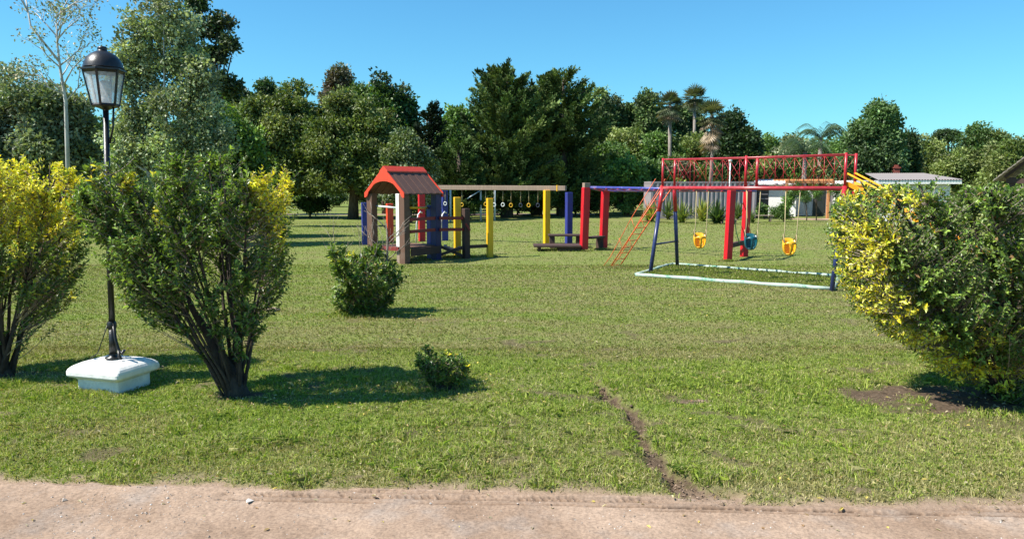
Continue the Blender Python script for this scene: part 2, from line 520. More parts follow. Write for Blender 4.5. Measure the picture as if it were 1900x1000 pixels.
# dirt road with tread marks pressed into it
trk = [(pxline([(-500, 883), (0, 902), (230, 912)]), .085, (-9, -3.8)), ]
def road_z(X, Y, mask=False):
    T_ = X * 0
    z = 0.012 + (fbm(X * 2, Y * 4, 3) - 0.5) * 0.02 + (fbm(X * 14, Y * 14, 3) - 0.5) * 0.008 + (vnoise(X * 60, Y * 60) - 0.5) * 0.0035
    for (ya, slope, hw, x0, x1) in ((4.90, -0.035, 0.085, -9, -2.3), (4.70, -0.050, 0.075, -1.95, 4.2), (4.81, -0.043, 0.045, -1.2, 2.6), (4.62, -0.052, 0.05, 0.8, 3.9)):
        c = ya + slope * (X + 2.0) + 0.02 * np.sin(X * 1.1)
        d = Y - c
        on = sstep(x0, x0 + 0.15, X) * (1 - sstep(x1 - 0.2, x1, X)) * sstep(0.26, 0.42, fbm(X * 1.8 + ya * 9, Y * 2, 3))
        inside = 1 - sstep(hw * 0.8, hw, abs(d))
        lug = sstep(.3, .55, vnoise(X * 11 + 3, Y * 23)) * (0.5 + 0.5 * np.sign(np.sin((X + d * 1.2 * np.sign(d)) * 2 * math.pi / 0.052)))
        ribs = (np.abs((np.abs(d) - hw * 0.45)) < 0.008) * 1.0
        z = z - on * inside * (0.008 + 0.022 * lug * (np.abs(d) > hw * 0.45) + 0.020 * ribs)
        T_ = np.maximum(T_, on * inside * (.25 + .75 * np.maximum(lug * (np.abs(d) > hw * .45), ribs)))
        z = z + on * 0.008 * np.exp(-((np.abs(d) - hw * 1.15) / 0.012) ** 2)
    e = Y - road_edge(X)
    if mask: return T_
    return z - 0.03 * sstep(-0.03, 0.10, e)
m, nt, bs, out = new_mat('packed_dirt')
tc = N(nt, 'ShaderNodeTexCoord')
n1 = noise(nt, 1.3, 6, 0.65, tc.outputs['Object']); n2 = noise(nt, 55, 5, 0.7, tc.outputs['Object']); n3 = noise(nt, 2.2, 4, 0.6, tc.outputs['Object'])
c1 = mixc(nt, ramp(nt, n1.outputs[0], [(0.35, 0.0), (0.65, 1.0)]), (0.24, 0.163, 0.112), (0.375, 0.27, 0.196))
c2 = mixc(nt, ramp(nt, n3.outputs[0], [(0.52, 0.0), (0.7, 0.6)]), c1, (0.30, 0.255, 0.22))
c3 = N(nt, 'ShaderNodeMix', data_type='RGBA', blend_type='MULTIPLY'); c3.inputs[0].default_value = 1
nt.links.new(c2, c3.inputs[6]); nt.links.new(ramp(nt, n2.outputs[0], [(0.3, 0.6), (0.6, 1.12)]), c3.inputs[7])
at = N(nt, 'ShaderNodeAttribute', attribute_name='Col')
nt.links.new(mixc(nt, ramp(nt, at.outputs['Fac'], [(0.0, 0.0), (1.0, 0.75)]), c3.outputs[2], (0.12, 0.078, 0.052)), bs.inputs['Base Color'])
bs.inputs['Roughness'].default_value = 0.95; bs.inputs['Specular IOR Level'].default_value = 0.15
bp = N(nt, 'ShaderNodeBump'); bp.inputs['Strength'].default_value = 0.6; bp.inputs['Distance'].default_value = 0.006
nt.links.new(n2.outputs[0], bp.inputs['Height']); nt.links.new(bp.outputs[0], bs.inputs['Normal'])
M['dirt'] = m
road = grid_mesh('dirt_road', axis(-3.8, 3.8, 0.009, -60, 60, 1.12), np.concatenate([axis(3.9, 3.95, 0.05, -4, 3.95, 1.2)[:-1], np.arange(3.96, 5.6, 0.009)]), road_z, M['dirt'], lambda X, Y: np.stack([road_z(X, Y, True)] * 3, -1),
                 keep=lambda X, Y: Y - road_edge(X) < 0.12)
tag(road, kind='structure')
# far lane beyond the trees
pth = MB()
xs = np.linspace(-40, 6, 47)
v = [(x, 52.2 + 0.5 * math.sin(x * 0.15), 0.016) for x in xs] + [(x, 54.6 + 0.5 * math.sin(x * 0.15), 0.016) for x in xs]
pth.add(v, [(i, i + 1, i + 48, i + 47) for i in range(46)])
tag(pth.build('far_lane', M['dirt']), kind='structure')

# ------------------------------------------------------------------ leaf and blade generators
def frames(d, rng):
    d = d / (np.linalg.norm(d, axis=1, keepdims=True) + 1e-9)
    r = rng.normal(size=d.shape)
    s = np.cross(d, r); s /= (np.linalg.norm(s, axis=1, keepdims=True) + 1e-9)
    return d, s, np.cross(s, d)
def simple_leaves(p, d, L, W, col, rng, nrm=None):
    """diamond leaves, one quad each; d direction of growth"""
    n = len(p)
    if nrm is None:
        d, s, u = frames(d, rng)
    else:
        d = d / (np.linalg.norm(d, axis=1, keepdims=True) + 1e-9)
        s = np.cross(d, nrm); s /= (np.linalg.norm(s, axis=1, keepdims=True) + 1e-9); u = np.cross(s, d)
    L = np.asarray(L).reshape(-1, 1); W = np.asarray(W).reshape(-1, 1)
    v = np.stack([p - d * L * .5, p + s * W * .5 + u * W * .15, p + d * L * .5, p - s * W * .5 + u * W * .15], 1).reshape(-1, 3)
    q = np.arange(4 * n).reshape(n, 4)
    return v, q, np.repeat(col, 4, 0)
def ovate_leaves(p, d, nrm, L, W, col):
    """folded ovate leaf: two quads, six vertices; p is the leaf's foot"""
    n = len(p)
    d = d / (np.linalg.norm(d, axis=1, keepdims=True) + 1e-9)
    s = np.cross(d, nrm); s /= (np.linalg.norm(s, axis=1, keepdims=True) + 1e-9); u = np.cross(s, d)
    L = L.reshape(-1, 1); W = W.reshape(-1, 1)
    b = p; t = p + d * L - u * L * .12
    l1 = p + d * L * .33 + s * W * .46 + u * W * .22; l2 = p + d * L * .7 + s * W * .36 + u * W * .14
    r1 = p + d * L * .33 - s * W * .46 + u * W * .22; r2 = p + d * L * .7 - s * W * .36 + u * W * .14
    v = np.stack([b, l1, l2, t, r2, r1], 1).reshape(-1, 3)
    i = np.arange(n)[:, None] * 6
    q = np.concatenate([i + np.array([0, 3, 2, 1]), i + np.array([0, 5, 4, 3])], 0)
    return v, q, np.repeat(col, 6, 0)
def sph(n, rng):
    v = rng.normal(size=(n, 3)); return v / np.linalg.norm(v, axis=1, keepdims=True)

def clump_leaves(C, R, per, size, cols, rng, wid=0.55, var=0.25, cvar=0.22, updir=0.0):
    """C (k,3) centres, R (k,3) radii; per leaves per clump"""
    k = len(C)
    area = (R.mean(axis=1) ** 2); cnt = np.maximum(4, (per * area / area.mean()).astype(int))
    idx = np.repeat(np.arange(k), cnt); n = len(idx)
    dr = sph(n, rng)
    rr = 1 - 0.45 * rng.rand(n) ** 1.3
    wob = 1 + 0.42 * (vnoise(dr[:, 0] * 2.2 + idx * 3.1 + 50, dr[:, 2] * 2.2 + idx * 1.7 + 50) - 0.5) * 2
    wob = wob + .30 * (vnoise(dr[:, 0] * 6 + idx * 1.3 + 90, dr[:, 2] * 6 + dr[:, 1] * 4 + 90) - .5)
    rr = np.where(rng.rand(n) < .08, rr * 1.22, rr)
    p = C[idx] + dr * R[idx] * (rr * wob)[:, None]
    p += rng.normal(size=(n, 3)) * size * 0.5
    gd = dr + 0.8 * rng.normal(size=(n, 3)) + np.array([0, 0, updir])
    cc = 1.22 * np.asarray(cols)[rng.randint(0, len(cols), k)] * (1 + cvar * rng.normal(size=(k, 1))).clip(0.45, 1.7)
    col = cc[idx] * (1 + var * rng.normal(size=(n, 1))).clip(0.4, 1.9)
    L = size * (0.6 + 0.8 * rng.rand(n))
    return simple_leaves(p, gd, L, L * wid, col.clip(0.003, 1), rng)

def crown_clumps(c, r, n, cr, rng, bottom=-0.6, squash=0.8):
    """clump centres spread over an ellipsoid's surface, some inside"""
    out = []
    i = 0
    pts = sph(n * 3, rng)
    for d in pts:
        if d[2] < bottom: continue
        f = 1.0 if rng.rand() < 0.75 else rng.uniform(0.35, 0.8)
        w = 1 + 0.42 * (rng.rand() - 0.55)
        out.append((c[0] + d[0] * r[0] * f * w, c[1] + d[1] * r[1] * f * w, c[2] + d[2] * r[2] * f * w))
        i += 1
        if i >= n: break
    C = np.array(out); q = cr * rng.uniform(0.45, 1.35, len(C))
    return C, np.stack([q, q, q * squash], 1)

def limbs(mb, base, C, rng, r0, k=9, fork=0.35):
    base = Vector(base)
    top = Vector(C.mean(axis=0)); H = top.z - base.z
    ps = [base + Vector((0, 0, -0.1)), base + Vector((0.05 * H * rng.normal() * .3, 0, 0.3 * H)), base.lerp(top, 0.6), top]
    ps[2].z = base.z + 0.65 * H
    mb.tube(ps, [r0 * 1.3, r0, r0 * .7, r0 * .35], 8)
    for j in rng.choice(len(C), min(k, len(C)), replace=False):
        t = Vector(C[j]); a = ps[0].lerp(ps[2], rng.uniform(fork, 1.0))
        m_ = a.lerp(t, 0.5) + Vector((0, 0, -0.08 * (t - a).length))
        mb.tube([a, m_, t], [r0 * .45, r0 * .28, r0 * .1], 6)

GREY = [(0.17, 0.20, 0.11), (0.12, 0.155, 0.075), (0.23, 0.255, 0.16)]
OLIVE = [(0.11, 0.145, 0.035), (0.085, 0.12, 0.03), (0.15, 0.175, 0.055)]
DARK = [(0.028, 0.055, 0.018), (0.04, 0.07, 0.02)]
MID = [(0.07, 0.13, 0.028), (0.095, 0.165, 0.035), (0.06, 0.11, 0.025)]
BRIGHT = [(0.11, 0.19, 0.03), (0.15, 0.23, 0.04)]
CONI = [(0.09, 0.14, 0.04), (0.125, 0.17, 0.05), (0.055, 0.095, 0.03)]
RUST = [(0.10, 0.075, 0.05), (0.08, 0.08, 0.045)]

def broad_tree(name, label, cat, group, px, D, lobes, cols, seed, leaf=0.2, dens=1.0, cr=0.16, base_px=None, trunk=0.2, bark='bark', squash=0.8, wid=0.55, bottom=-0.6, nk=1.0, mat='leaf', gaps=False, cvar=0.22):
    """lobes: (cx px, top px, half width px, bottom z) each an ellipsoid of the crown"""
    rng = np.random.RandomState(seed)
    bx = P(base_px if base_px is not None else px, 400, D).x
    root = empty(name, (bx, D, 0), label, cat, group)
    Cs, Rs = [], []
    for (cx, ty, hw, bz) in lobes:
        t = P(cx, ty, D); rx = hw / F_PX * D; rz = max(0.5, (t.z - bz) / 2)
        q = cr * (rx * 2 + rz * 2) / 2
        n = int(nk * (26 if gaps else 44) * max(1.0, (rz / rx) ** .8))
        C, R = crown_clumps((t.x, D + rng.uniform(-.3, .3), bz + rz), (max(.2, rx - q * .75), max(.2, rx * .8 - q * .6), max(.2, rz - q * .6)), n, q, rng, bottom, squash)
        Cs.append(C); Rs.append(R)
    C = np.concatenate(Cs); R = np.concatenate(Rs)
    a = 4 * math.pi * (R.mean(axis=1) ** 2).mean()
    per = dens * 0.95 * a / (leaf * leaf * wid * 0.5)
    per = min(per, 900)
    v, q, c = clump_leaves(C, R, per, leaf, cols, rng, wid=wid, cvar=cvar)
    np_mesh('crown', v, q, M[mat], root, c)
    tb = MB(); limbs(tb, (bx, D, 0), C, rng, trunk, 10)
    tb.build('trunk', M[bark], root)
    return root

def cypress(label, px, top, hw, D, seed, cols=CONI, skirt=0.25, group=None, n=150, name='cypress_tree'):
    rng = np.random.RandomState(seed)
    t = P(px, top, D); H = t.z; R0 = hw / F_PX * D
    root = empty(name, (t.x, D, 0), label, 'tree', group)
    V, Q, K = [], [], []; off = 0
    tb = MB(); tb.tube([(t.x, D, -.1), (t.x + .1, D, H * .5), (t.x, D, H * .95)], [.42, .25, .04], 10)
    Cs = []; Rs = []; Dr = []; Kc = []
    for i in range(n):
        h = H * (0.10 + 0.88 * (i + rng.rand()) / n)
        f = 1 - (h / H)
        Lb = R0 * min(1.0, 1.2 * f ** .42 + .16) * rng.uniform(0.55, 1.2) * (0.8 if h < H * .15 else 1)
        az = rng.uniform(0, 2 * math.pi)
        el = math.radians(rng.uniform(16, 46))
        d = np.array([math.cos(az) * math.cos(el), math.sin(az) * math.cos(el) * .85, math.sin(el)])
        a = np.array([t.x, D, max(.4, h - Lb * math.sin(el) * .8)])
        if i % 4 == 0: tb.tube([a, a + d * Lb * .5 + np.array([0, 0, -.05 * Lb]), a + d * Lb * .95], [.08, .05, .015], 5)
        sd = np.cross(d, [0, 0, 1.]); sd /= np.linalg.norm(sd) + 1e-9
        cb = np.asarray(cols)[rng.randint(len(cols))] * np.clip(1 + .22 * rng.normal(), .5, 1.6)
        for k in range(max(3, int(Lb / .24))):
            s_ = rng.uniform(.18, 1.0)
            pt = a + d * Lb * s_ + np.array([0, 0, -.08 * Lb * math.sin(s_ * math.pi)])
            e = d * .8 + sd * rng.uniform(-.85, .85) + np.array([0, 0, rng.uniform(.0, .45)]); e /= np.linalg.norm(e)
            Cs.append(pt); Dr.append(e); Rs.append((.95 * (1.15 - s_) + .28) * rng.uniform(.6, 1.15)); Kc.append(cb * rng.uniform(.8, 1.2))
    C = np.array(Cs); R = np.array(Rs); Dr = np.array(Dr); Kc = np.array(Kc)
    idx = np.repeat(np.arange(len(C)), (52 * R).clip(14, 80).astype(int)); nn = len(idx)
    t_ = rng.rand(nn); dr = rng.normal(size=(nn, 3))
    p = C[idx] + Dr[idx] * (R[idx] * t_)[:, None] + dr * ((.17 * (1 - t_) + .045) * R[idx])[:, None]
    gd = Dr[idx] * 1.0 + dr * .45 + np.array([0, 0, .1])
    col = (Kc[idx] * (1 + .25 * rng.normal(size=(nn, 1))).clip(.4, 1.8)).clip(.003, 1)
    L = .22 * (0.6 + .8 * rng.rand(nn))
    v, q, c = simple_leaves(p, gd, L, L * .42, col, rng)
    np_mesh('crown', v, q, M['needle'], root, c)
    tb.build('trunk', M['bark'], root)
    return root

# ------------------------------------------------------------------ TREES
TG = 'trees behind the playground'
T = broad_tree
T('grey_green_tree', 'grey-green leafy tree at the left edge of the picture', 'tree', None, 30, 30,
  [(30, 118, 95, .8), (-70, 140, 80, .8), (120, 175, 55, 1.0)], GREY, 11, leaf=.17, dens=.8, cr=.13)
T('dark_tree', 'dark green tree behind the bare white trunk on the left', 'tree', None, 150, 38, [(150, 215, 75, .6), (60, 240, 90, .5), (230, 240, 60, .5)], MID, 12, leaf=.2)
T('poplar_tree', 'tall silvery green poplar rising past the top of the picture', 'tree', None, 300, 25,
  [(295, -60, 55, 5.0), (250, 15, 42, 4.2), (335, 5, 45, 4.6), (232, 85, 34, 3.0), (300, 70, 60, 3.0), (365, 95, 42, 3.0), (250, 140, 55, 1.4), (330, 150, 70, 1.4), (395, 175, 40, 1.6), (250, 215, 60, .4), (345, 225, 60, .4)], [(0.20, 0.24, 0.12), (0.15, 0.19, 0.09), (0.30, 0.33, 0.20)], 13, leaf=.105, dens=.4, cvar=.3, cr=.14, trunk=.14, bark='bark_pale', wid=.7, nk=.40)
T('eucalyptus_tree', 'dark eucalyptus with separate leaf puffs just right of the tall poplar', 'tree', None, 375, 36,
  [(408, 30, 26, 9.0), (372, -10, 24, 9.8), (425, 82, 22, 8.0), (392, 95, 30, 7.4), (415, 145, 28, 6.2), (385, 60, 26, 8.6), (372, 150, 40, 5.0), (428, 178, 20, 6.0)], DARK + [(0.07, 0.09, 0.04)], 14, leaf=.2, cr=.24, nk=.35, trunk=.18)
T('yellow_green_tree', 'bright yellow-green low tree below the tall poplar', 'tree', None, 370, 29,
  [(375, 190, 62, .4), (320, 240, 40, .3), (440, 215, 40, .4)], BRIGHT + MID, 15, leaf=.17, cr=.15)
T('light_green_tree', 'small light green tree behind the pole of the lamp', 'tree', None, 170, 36,
  [(165, 245, 42, .5), (205, 262, 40, .5)], BRIGHT + GREY, 16, leaf=.15, cr=.16, trunk=.08)
T('dark_pine', 'small dark crown showing above the left end of the round olive trees', 'tree', None, 430, 52, [(425, 160, 45, 4.0), (455, 172, 30, 4.5)], DARK, 17, leaf=.26, cr=.2, nk=.6)
T('dark_pine', 'tiny dark treetop poking over the big olive dome', 'tree', None, 492, 60, [(492, 148, 18, 7.5)], DARK, 18, leaf=.26, cr=.24, nk=.5)
T('olive_tree', 'left one of the large rounded olive-green trees', 'tree', TG, 500, 47,
  [(500, 170, 75, .9), (450, 205, 70, .8), (555, 152, 60, 1.0), (420, 265, 45, .5), (520, 290, 60, .6)], OLIVE, 19, leaf=.2, dens=1.0, cr=.13, nk=1.1, trunk=.28)
T('olive_tree', 'right one of the large rounded olive-green trees, behind the hut', 'tree', TG, 655, 46,
  [(620, 168, 68, 1.0), (690, 188, 62, .8), (735, 245, 35, .5), (590, 210, 60, .8), (640, 290, 70, .7)], OLIVE, 20, leaf=.2, dens=1.0, cr=.13, nk=1.1, trunk=.28)
T('rust_tree', 'far reddish-brown treetop standing above the olive trees', 'tree', None, 627, 75, [(627, 128, 27, 9.0), (615, 150, 26, 7.5), (648, 150, 16, 9.0)], RUST, 21, leaf=.3, cr=.2, nk=.45)
T('maple_tree', 'dark green broad tree rising right of the olive trees', 'tree', None, 715, 54,
  [(710, 146, 50, 4), (750, 185, 26, 4), (675, 165, 40, 4), (730, 230, 48, 1)], DARK + MID, 22, leaf=.28, cr=.16)
T('pale_bush_tree', 'pale green small tree right behind the red-roofed hut', 'tree', None, 757, 41, [(755, 250, 30, .3), (735, 275, 25, .3), (782, 280, 26, .3)], GREY + OLIVE, 23, leaf=.16, cr=.17)
cypress('narrow dark conifer between the olive trees and the two cypresses', 797, 202, 30, 47, 24, cols=[(0.012, 0.024, 0.012), (0.02, 0.035, 0.015)], n=80, name='narrow_conifer')
T('light_tree', 'light green tree left behind the first big cypress', 'tree', None, 850, 60, [(852, 188, 40, 1), (828, 235, 30, 1)], BRIGHT + MID, 25, leaf=.26, cr=.16)
cypress('left one of the two big dark cypresses, its branches reaching left', 940, 124, 108, 48, 26, group='big cypresses behind the rings beam', n=190)
cypress('right one of the two big dark cypresses, behind the red posts', 1045, 130, 94, 50, 27, group='big cypresses behind the rings beam', n=170)
cypress('low conifer spreading in front of the left cypress', 850, 268, 62, 44, 28, cols=[(0.06, 0.10, 0.025), (0.05, 0.08, 0.02)], n=70, name='low_conifer')
cypress('lower dark conifer filling the gap between the two big cypresses', 996, 152, 82, 52, 29, group='big cypresses behind the rings beam', n=120)
for i, (px, ty, hw) in enumerate([(1118, 168, 20), (1143, 182, 17), (1168, 186, 17), (1200, 168, 19), (1262, 196, 18), (1289, 182, 20), (1225, 190, 15)]):
    T('pine_tree', ['pine with a round top next to the right cypress', 'second thin pine counted from the right cypress', 'third thin pine counted from the right cypress', 'pine with the highest top just left of the palms',
                    'pine standing between the first two palms', 'pine whose top mixes with the middle palm', 'thin pine almost hidden behind the left palm'][i],
      'pine', 'row of thin pines in the background', px, 66 + i % 3, [(px, ty, hw, 6.2), (px + 5, ty + 30, hw, 4.5), (px - 5, ty + 55, hw * 1.1, 3.0)], CONI + [(0.075, 0.10, 0.045)], 40 + i, leaf=.24, cr=.2, nk=.42, trunk=.14, mat='needle', dens=.8)
for i, (px, ty, hw, D, cs) in enumerate([(1118, 262, 45, 56, MID), (1168, 236, 52, 60, OLIVE), (1228, 244, 46, 58, MID), (1290, 252, 50, 60, OLIVE), (1160, 292, 40, 51, BRIGHT + MID), (1205, 300, 38, 52, MID), (1255, 296, 40, 53, RUST + OLIVE), (1315, 300, 40, 54, MID)]):
    T('leafy_tree', ['mid green tree against the right side of the big cypresses', 'olive tree below the thin pines', 'leafy tree below the left palm', 'leafy tree between the trunks of the palms', 'bright green bushy tree left of the grey container',
                     'green bushy tree above the left end of the container', 'reddish olive bushy tree behind the container', 'green bushy tree behind the middle of the container'][i],
      'tree', 'leafy trees behind the container', px, D, [(px, ty, hw, .3)], cs, 60 + i, leaf=.22, cr=.17)
T('dark_round_tree', 'dark round tree right of the three palms', 'tree', None, 1368, 57, [(1362, 213, 34, 1.0), (1385, 240, 22, 1.0), (1345, 245, 28, .5)], DARK, 70, leaf=.24, cr=.18)
for i, (px, ty, hw, D, cs) in enumerate([(1428, 258, 30, 62, MID), (1472, 252, 26, 58, GREY), (1410, 292, 40, 56, OLIVE), (1465, 290, 42, 57, MID), (1530, 288, 40, 56, OLIVE), (1575, 262, 34, 60, MID)]):
    T('leafy_tree', ['light green treetop right of the dark round tree', 'grey-green tree left of the small feathery palm', 'olive bushy tree above the dark gate', 'green bushy tree above the white building', 'bushy tree behind the orange pergola', 'green tree left of the tall pointed tree'][i],
      'tree', 'leafy trees behind the buildings', px, D, [(px, ty, hw, .3)], cs, 80 + i, leaf=.22, cr=.18)
T('pointed_tree', 'tall pointed light green tree above the slide', 'tree', None, 1622, 50, [(1632, 190, 34, 3.5), (1605, 225, 36, 2), (1645, 235, 34, 2), (1620, 265, 58, .3)], [(0.085, 0.14, 0.05), (0.065, 0.115, 0.035)], 90, leaf=.22, cr=.17)
T('dark_tree', 'dark slim tree beside the brick chimney', 'tree', None, 1680, 52, [(1680, 252, 17, .5), (1672, 285, 24, .5)], DARK, 91, leaf=.2, cr=.2)
for i, (px, ty, hw, D, cs, lb) in enumerate([(1722, 258, 38, 62, OLIVE, 'olive tree right of the brick chimney'), (1757, 242, 26, 74, DARK, 'flat-topped dark treetop on the right skyline'),
        (1790, 272, 46, 56, OLIVE, 'olive tree above the grey sheet roof'), (1828, 230, 46, 60, OLIVE + MID, 'highest rounded tree near the right edge'), (1885, 256, 62, 48, OLIVE, 'grey-olive tree above the shingle gable at the right edge'), (1980, 240, 60, 50, OLIVE, 'olive tree past the right edge behind the gable')]):
    T('olive_tree', lb, 'tree', 'trees on the right skyline', px, D, [(px, ty, hw, .4 if i != 1 else 6.0)], cs, 100 + i, leaf=.2, cr=.16)
# off-frame trees that close the view on both sides
T('leafy_tree', 'leafy tree beyond the left edge of the picture', 'tree', None, -220, 34, [(-220, 120, 120, .5)], MID, 120, leaf=.24)

# bare tree with a white trunk
rng = np.random.RandomState(31)
wt = empty('white_trunk_tree', (P(122, 300, 27).x, 27, 0), 'thin nearly bare tree with a white trunk left of the lamp', 'tree')
tb = MB()
path = [(124, 345), (124, 250), (122, 190), (112, 130), (106, 80), (104, 20)]
pts = [P(a, b, 27) for a, b in path]; pts[0].z = -.1
tb.tube(pts, [.09, .07, .06, .045, .03, .012], 8)
tips = []
def grow(a, d, L, r, dep):
    mid = a + d * L * .5 + Vector(rng.normal(size=3) * .06 * L); b = a + d * L + Vector(rng.normal(size=3) * .08 * L)
    tb.tube([a, mid, b], [r, r * .75, r * .45], 5)
    tips.append((b, d)); tips.append((mid, d))
    if dep:
        for _ in range(3):
            nd = (d + Vector(rng.normal(size=3) * .5) + Vector((0, 0, .15))).normalized()
            grow(mid.lerp(b, rng.uniform(0, 1)), nd, L * .6, r * .5, dep - 1)
for k in range(15):
    t = rng.uniform(.3, 1) * (len(pts) - 1); i0 = min(int(t), len(pts) - 2)
    a = pts[i0].lerp(pts[i0 + 1], t - i0); az = rng.uniform(0, 6.28)
    grow(a, Vector((math.cos(az), math.sin(az) * .7, .9)).normalized(), rng.uniform(.7, 1.5), .03, 2)
grow(P(110, 115, 27), (P(55, 0, 27) - P(110, 115, 27)).normalized(), 2.6, .045, 2)
tb.build('trunk', M['bark_pale'], wt)
C = np.array([t[0] for t in tips])[::2]; R = np.full((len(C), 3), .26)
v, q, c = clump_leaves(C, R, 9, .10, GREY + [(.25, .2, .1)], rng, var=.3)
np_mesh('crown', v, q, M['leaf'], wt, c)

# palms
def fan_palm(label, px, top, D, seed, skirt=1.0, crown=.9):
    rng = np.random.RandomState(seed)
    t = P(px, top + 28, D); root = empty('fan_palm', (t.x, D, 0), label, 'palm', 'tall fan palms')
    tb = MB(); tb.tube([(t.x, D, -.1), (t.x + .08, D, t.z * .5), (t.x, D, t.z)], [.2, .12, .12], 10)
    tb.build('trunk', M['bark_grey'], root)
    def fans(n, el0, el1, Ls, cols, drop=0.0):
        V, Q, K = [], [], []; o = 0
        for i in range(n):
            az = rng.uniform(0, 6.28); el = math.radians(rng.uniform(el0, el1))
            d = np.array([math.cos(az) * math.cos(el), math.sin(az) * math.cos(el), math.sin(el)])
            base = np.array([t.x, D, t.z - drop * rng.rand()])
            Ls_ = Ls * rng.uniform(.75, 1.15); hub = base + d * Ls_ * .5
            side = np.cross(d, [0, 0, 1]); side /= np.linalg.norm(side) + 1e-9; up = np.cross(side, d)
            col = np.array(cols[rng.randint(len(cols))]) * rng.uniform(.7, 1.3)
            V += [base - side * .02, base + side * .02, hub + side * .02, hub - side * .02]; Q.append([o, o + 1, o + 2, o + 3]); K += [col * .8] * 4; o += 4
            m_ = 13
            for k in range(m_):
                a = (k / (m_ - 1) - .5) * 3.4
                e = d * math.cos(a) + side * math.sin(a) + up * .1
                tip = hub + e * Ls_ * .62 - np.array([0, 0, .16 * Ls_ * (1.2 - math.cos(a))])
                w = np.cross(e, up); w = w / (np.linalg.norm(w) + 1e-9) * .035 * Ls_
                mid = hub + e * Ls_ * .35
                V += [hub, mid + w, tip, mid - w]; Q.append([o, o + 1, o + 2, o + 3]); K += [col] * 4; o += 4
        return np.array(V), np.array(Q), np.array(K)
    v, q, c = fans(60, -50, 80, 1.2 * crown, [(0.07, 0.10, 0.045), (0.10, 0.12, 0.06), (.14, .14, .07)])
    np_mesh('crown', v, q, M['leaf'], root, c)
    if skirt > 0:
        v, q, c = fans(int(26 * skirt), -86, -35, 1.1 * crown, [(0.30, 0.22, 0.14), (0.22, 0.16, 0.11), (.36, .27, .18)], 1.5 * skirt)
        np_mesh('dead_fronds', v, q, M['leaf'], root, c)
    return root
fan_palm('leftmost fan palm with brown dead fronds under its crown', 1243, 168, 54, 1, .4, .88)
fan_palm('middle fan palm, the highest and farthest of the three', 1289, 155, 62, 2, .2, .9)
fan_palm('rightmost fan palm with the longest skirt of hanging brown fronds', 1321, 186, 52, 3, 1.3, .92)
def feather_palm(label, px, top, D, seed):
    rng = np.random.RandomState(seed); t = P(px, top + 14, D)
    root = empty('feather_palm', (t.x, D, 0), label, 'palm')
    tb = MB(); tb.tube([(t.x, D, -.1), (t.x, D, t.z)], [.2, .14], 8); tb.build('trunk', M['bark_grey'], root)
    V, Q, K = [], [], []; o = 0
    for i in range(22):
        az = rng.uniform(0, 6.28); ln = rng.uniform(1.8, 2.6); col = np.array((0.06, 0.10, 0.045)) * rng.uniform(.7, 1.4)
        h0 = rng.uniform(.4, 1.2); h = np.array([math.cos(az), math.sin(az), 0]); side = np.array([-h[1], h[0], 0])
        for k in range(22):
            s = (k + 1) / 22
            c0 = np.array([t.x, D, t.z]) + h * ln * s * .85 + np.array([0, 0, h0 * math.sin(s * 2.3) * 1.1 - 1.3 * s ** 3])
            for sg in (-1, 1):
                e = side * sg * .75 + h * .5 + np.array([0, 0, -.5]); e /= np.linalg.norm(e)
                L_ = .5 * math.sin(.3 + s * 2.6) + .08; w = h * .025
                V += [c0 - w, c0 + w, c0 + e * L_ + w * .3, c0 + e * L_ - w * .3]; Q.append([o, o + 1, o + 2, o + 3]); K += [col] * 4; o += 4
    np_mesh('crown', np.array(V), np.array(Q), M['leaf'], root, np.array(K))
feather_palm('feathery palm with arching fronds above the pergola', 1523, 240, 55, 9)
feather_palm('lower drooping feathery palm just left of the other feathery palm', 1494, 268, 52, 10)

# shaded shrubs under the tree canopies
srng = np.random.RandomState(77)
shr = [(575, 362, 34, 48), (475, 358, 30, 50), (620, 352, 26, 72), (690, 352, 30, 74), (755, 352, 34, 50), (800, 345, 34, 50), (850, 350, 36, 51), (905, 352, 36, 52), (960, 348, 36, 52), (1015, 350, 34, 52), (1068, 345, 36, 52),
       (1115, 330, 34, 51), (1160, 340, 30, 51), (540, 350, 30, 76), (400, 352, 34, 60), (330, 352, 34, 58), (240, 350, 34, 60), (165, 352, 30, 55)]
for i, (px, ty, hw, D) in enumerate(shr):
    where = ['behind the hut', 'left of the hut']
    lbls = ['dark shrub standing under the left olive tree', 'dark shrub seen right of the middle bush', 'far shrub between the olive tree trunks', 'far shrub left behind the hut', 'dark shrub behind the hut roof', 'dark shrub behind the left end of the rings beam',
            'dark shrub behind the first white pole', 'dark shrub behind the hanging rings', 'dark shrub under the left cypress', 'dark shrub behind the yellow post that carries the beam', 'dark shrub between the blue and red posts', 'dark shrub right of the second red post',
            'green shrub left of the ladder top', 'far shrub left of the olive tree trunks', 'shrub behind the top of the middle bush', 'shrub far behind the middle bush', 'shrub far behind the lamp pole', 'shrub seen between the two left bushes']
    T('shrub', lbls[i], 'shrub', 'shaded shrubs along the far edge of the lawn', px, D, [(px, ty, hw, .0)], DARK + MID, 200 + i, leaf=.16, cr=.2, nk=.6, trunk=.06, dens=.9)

# far-off wood that reads as one mass
rng = np.random.RandomState(55)
Cs = []
for i in range(420):
    Yd = rng.uniform(95, 125); Xd = rng.uniform(-110, 120); h = 4.5 + 3.5 * vnoise(np.array([Xd * .05]), np.array([1.5]))[0] + rng.rand() * 2
    Cs.append((Xd, Yd, h * rng.uniform(.08, .9)))
C = np.array(Cs); R = np.stack([rng.uniform(2.0, 3.6, 420)] * 2 + [rng.uniform(1.6, 2.8, 420)], 1)
v, q, c = clump_leaves(C, R, 330, .55, OLIVE + MID, rng)
tag(np_mesh('distant_wood', v, q, M['leaf'], None, c), 'far-off band of trees closing the view behind everything', 'woodland', kind='stuff')

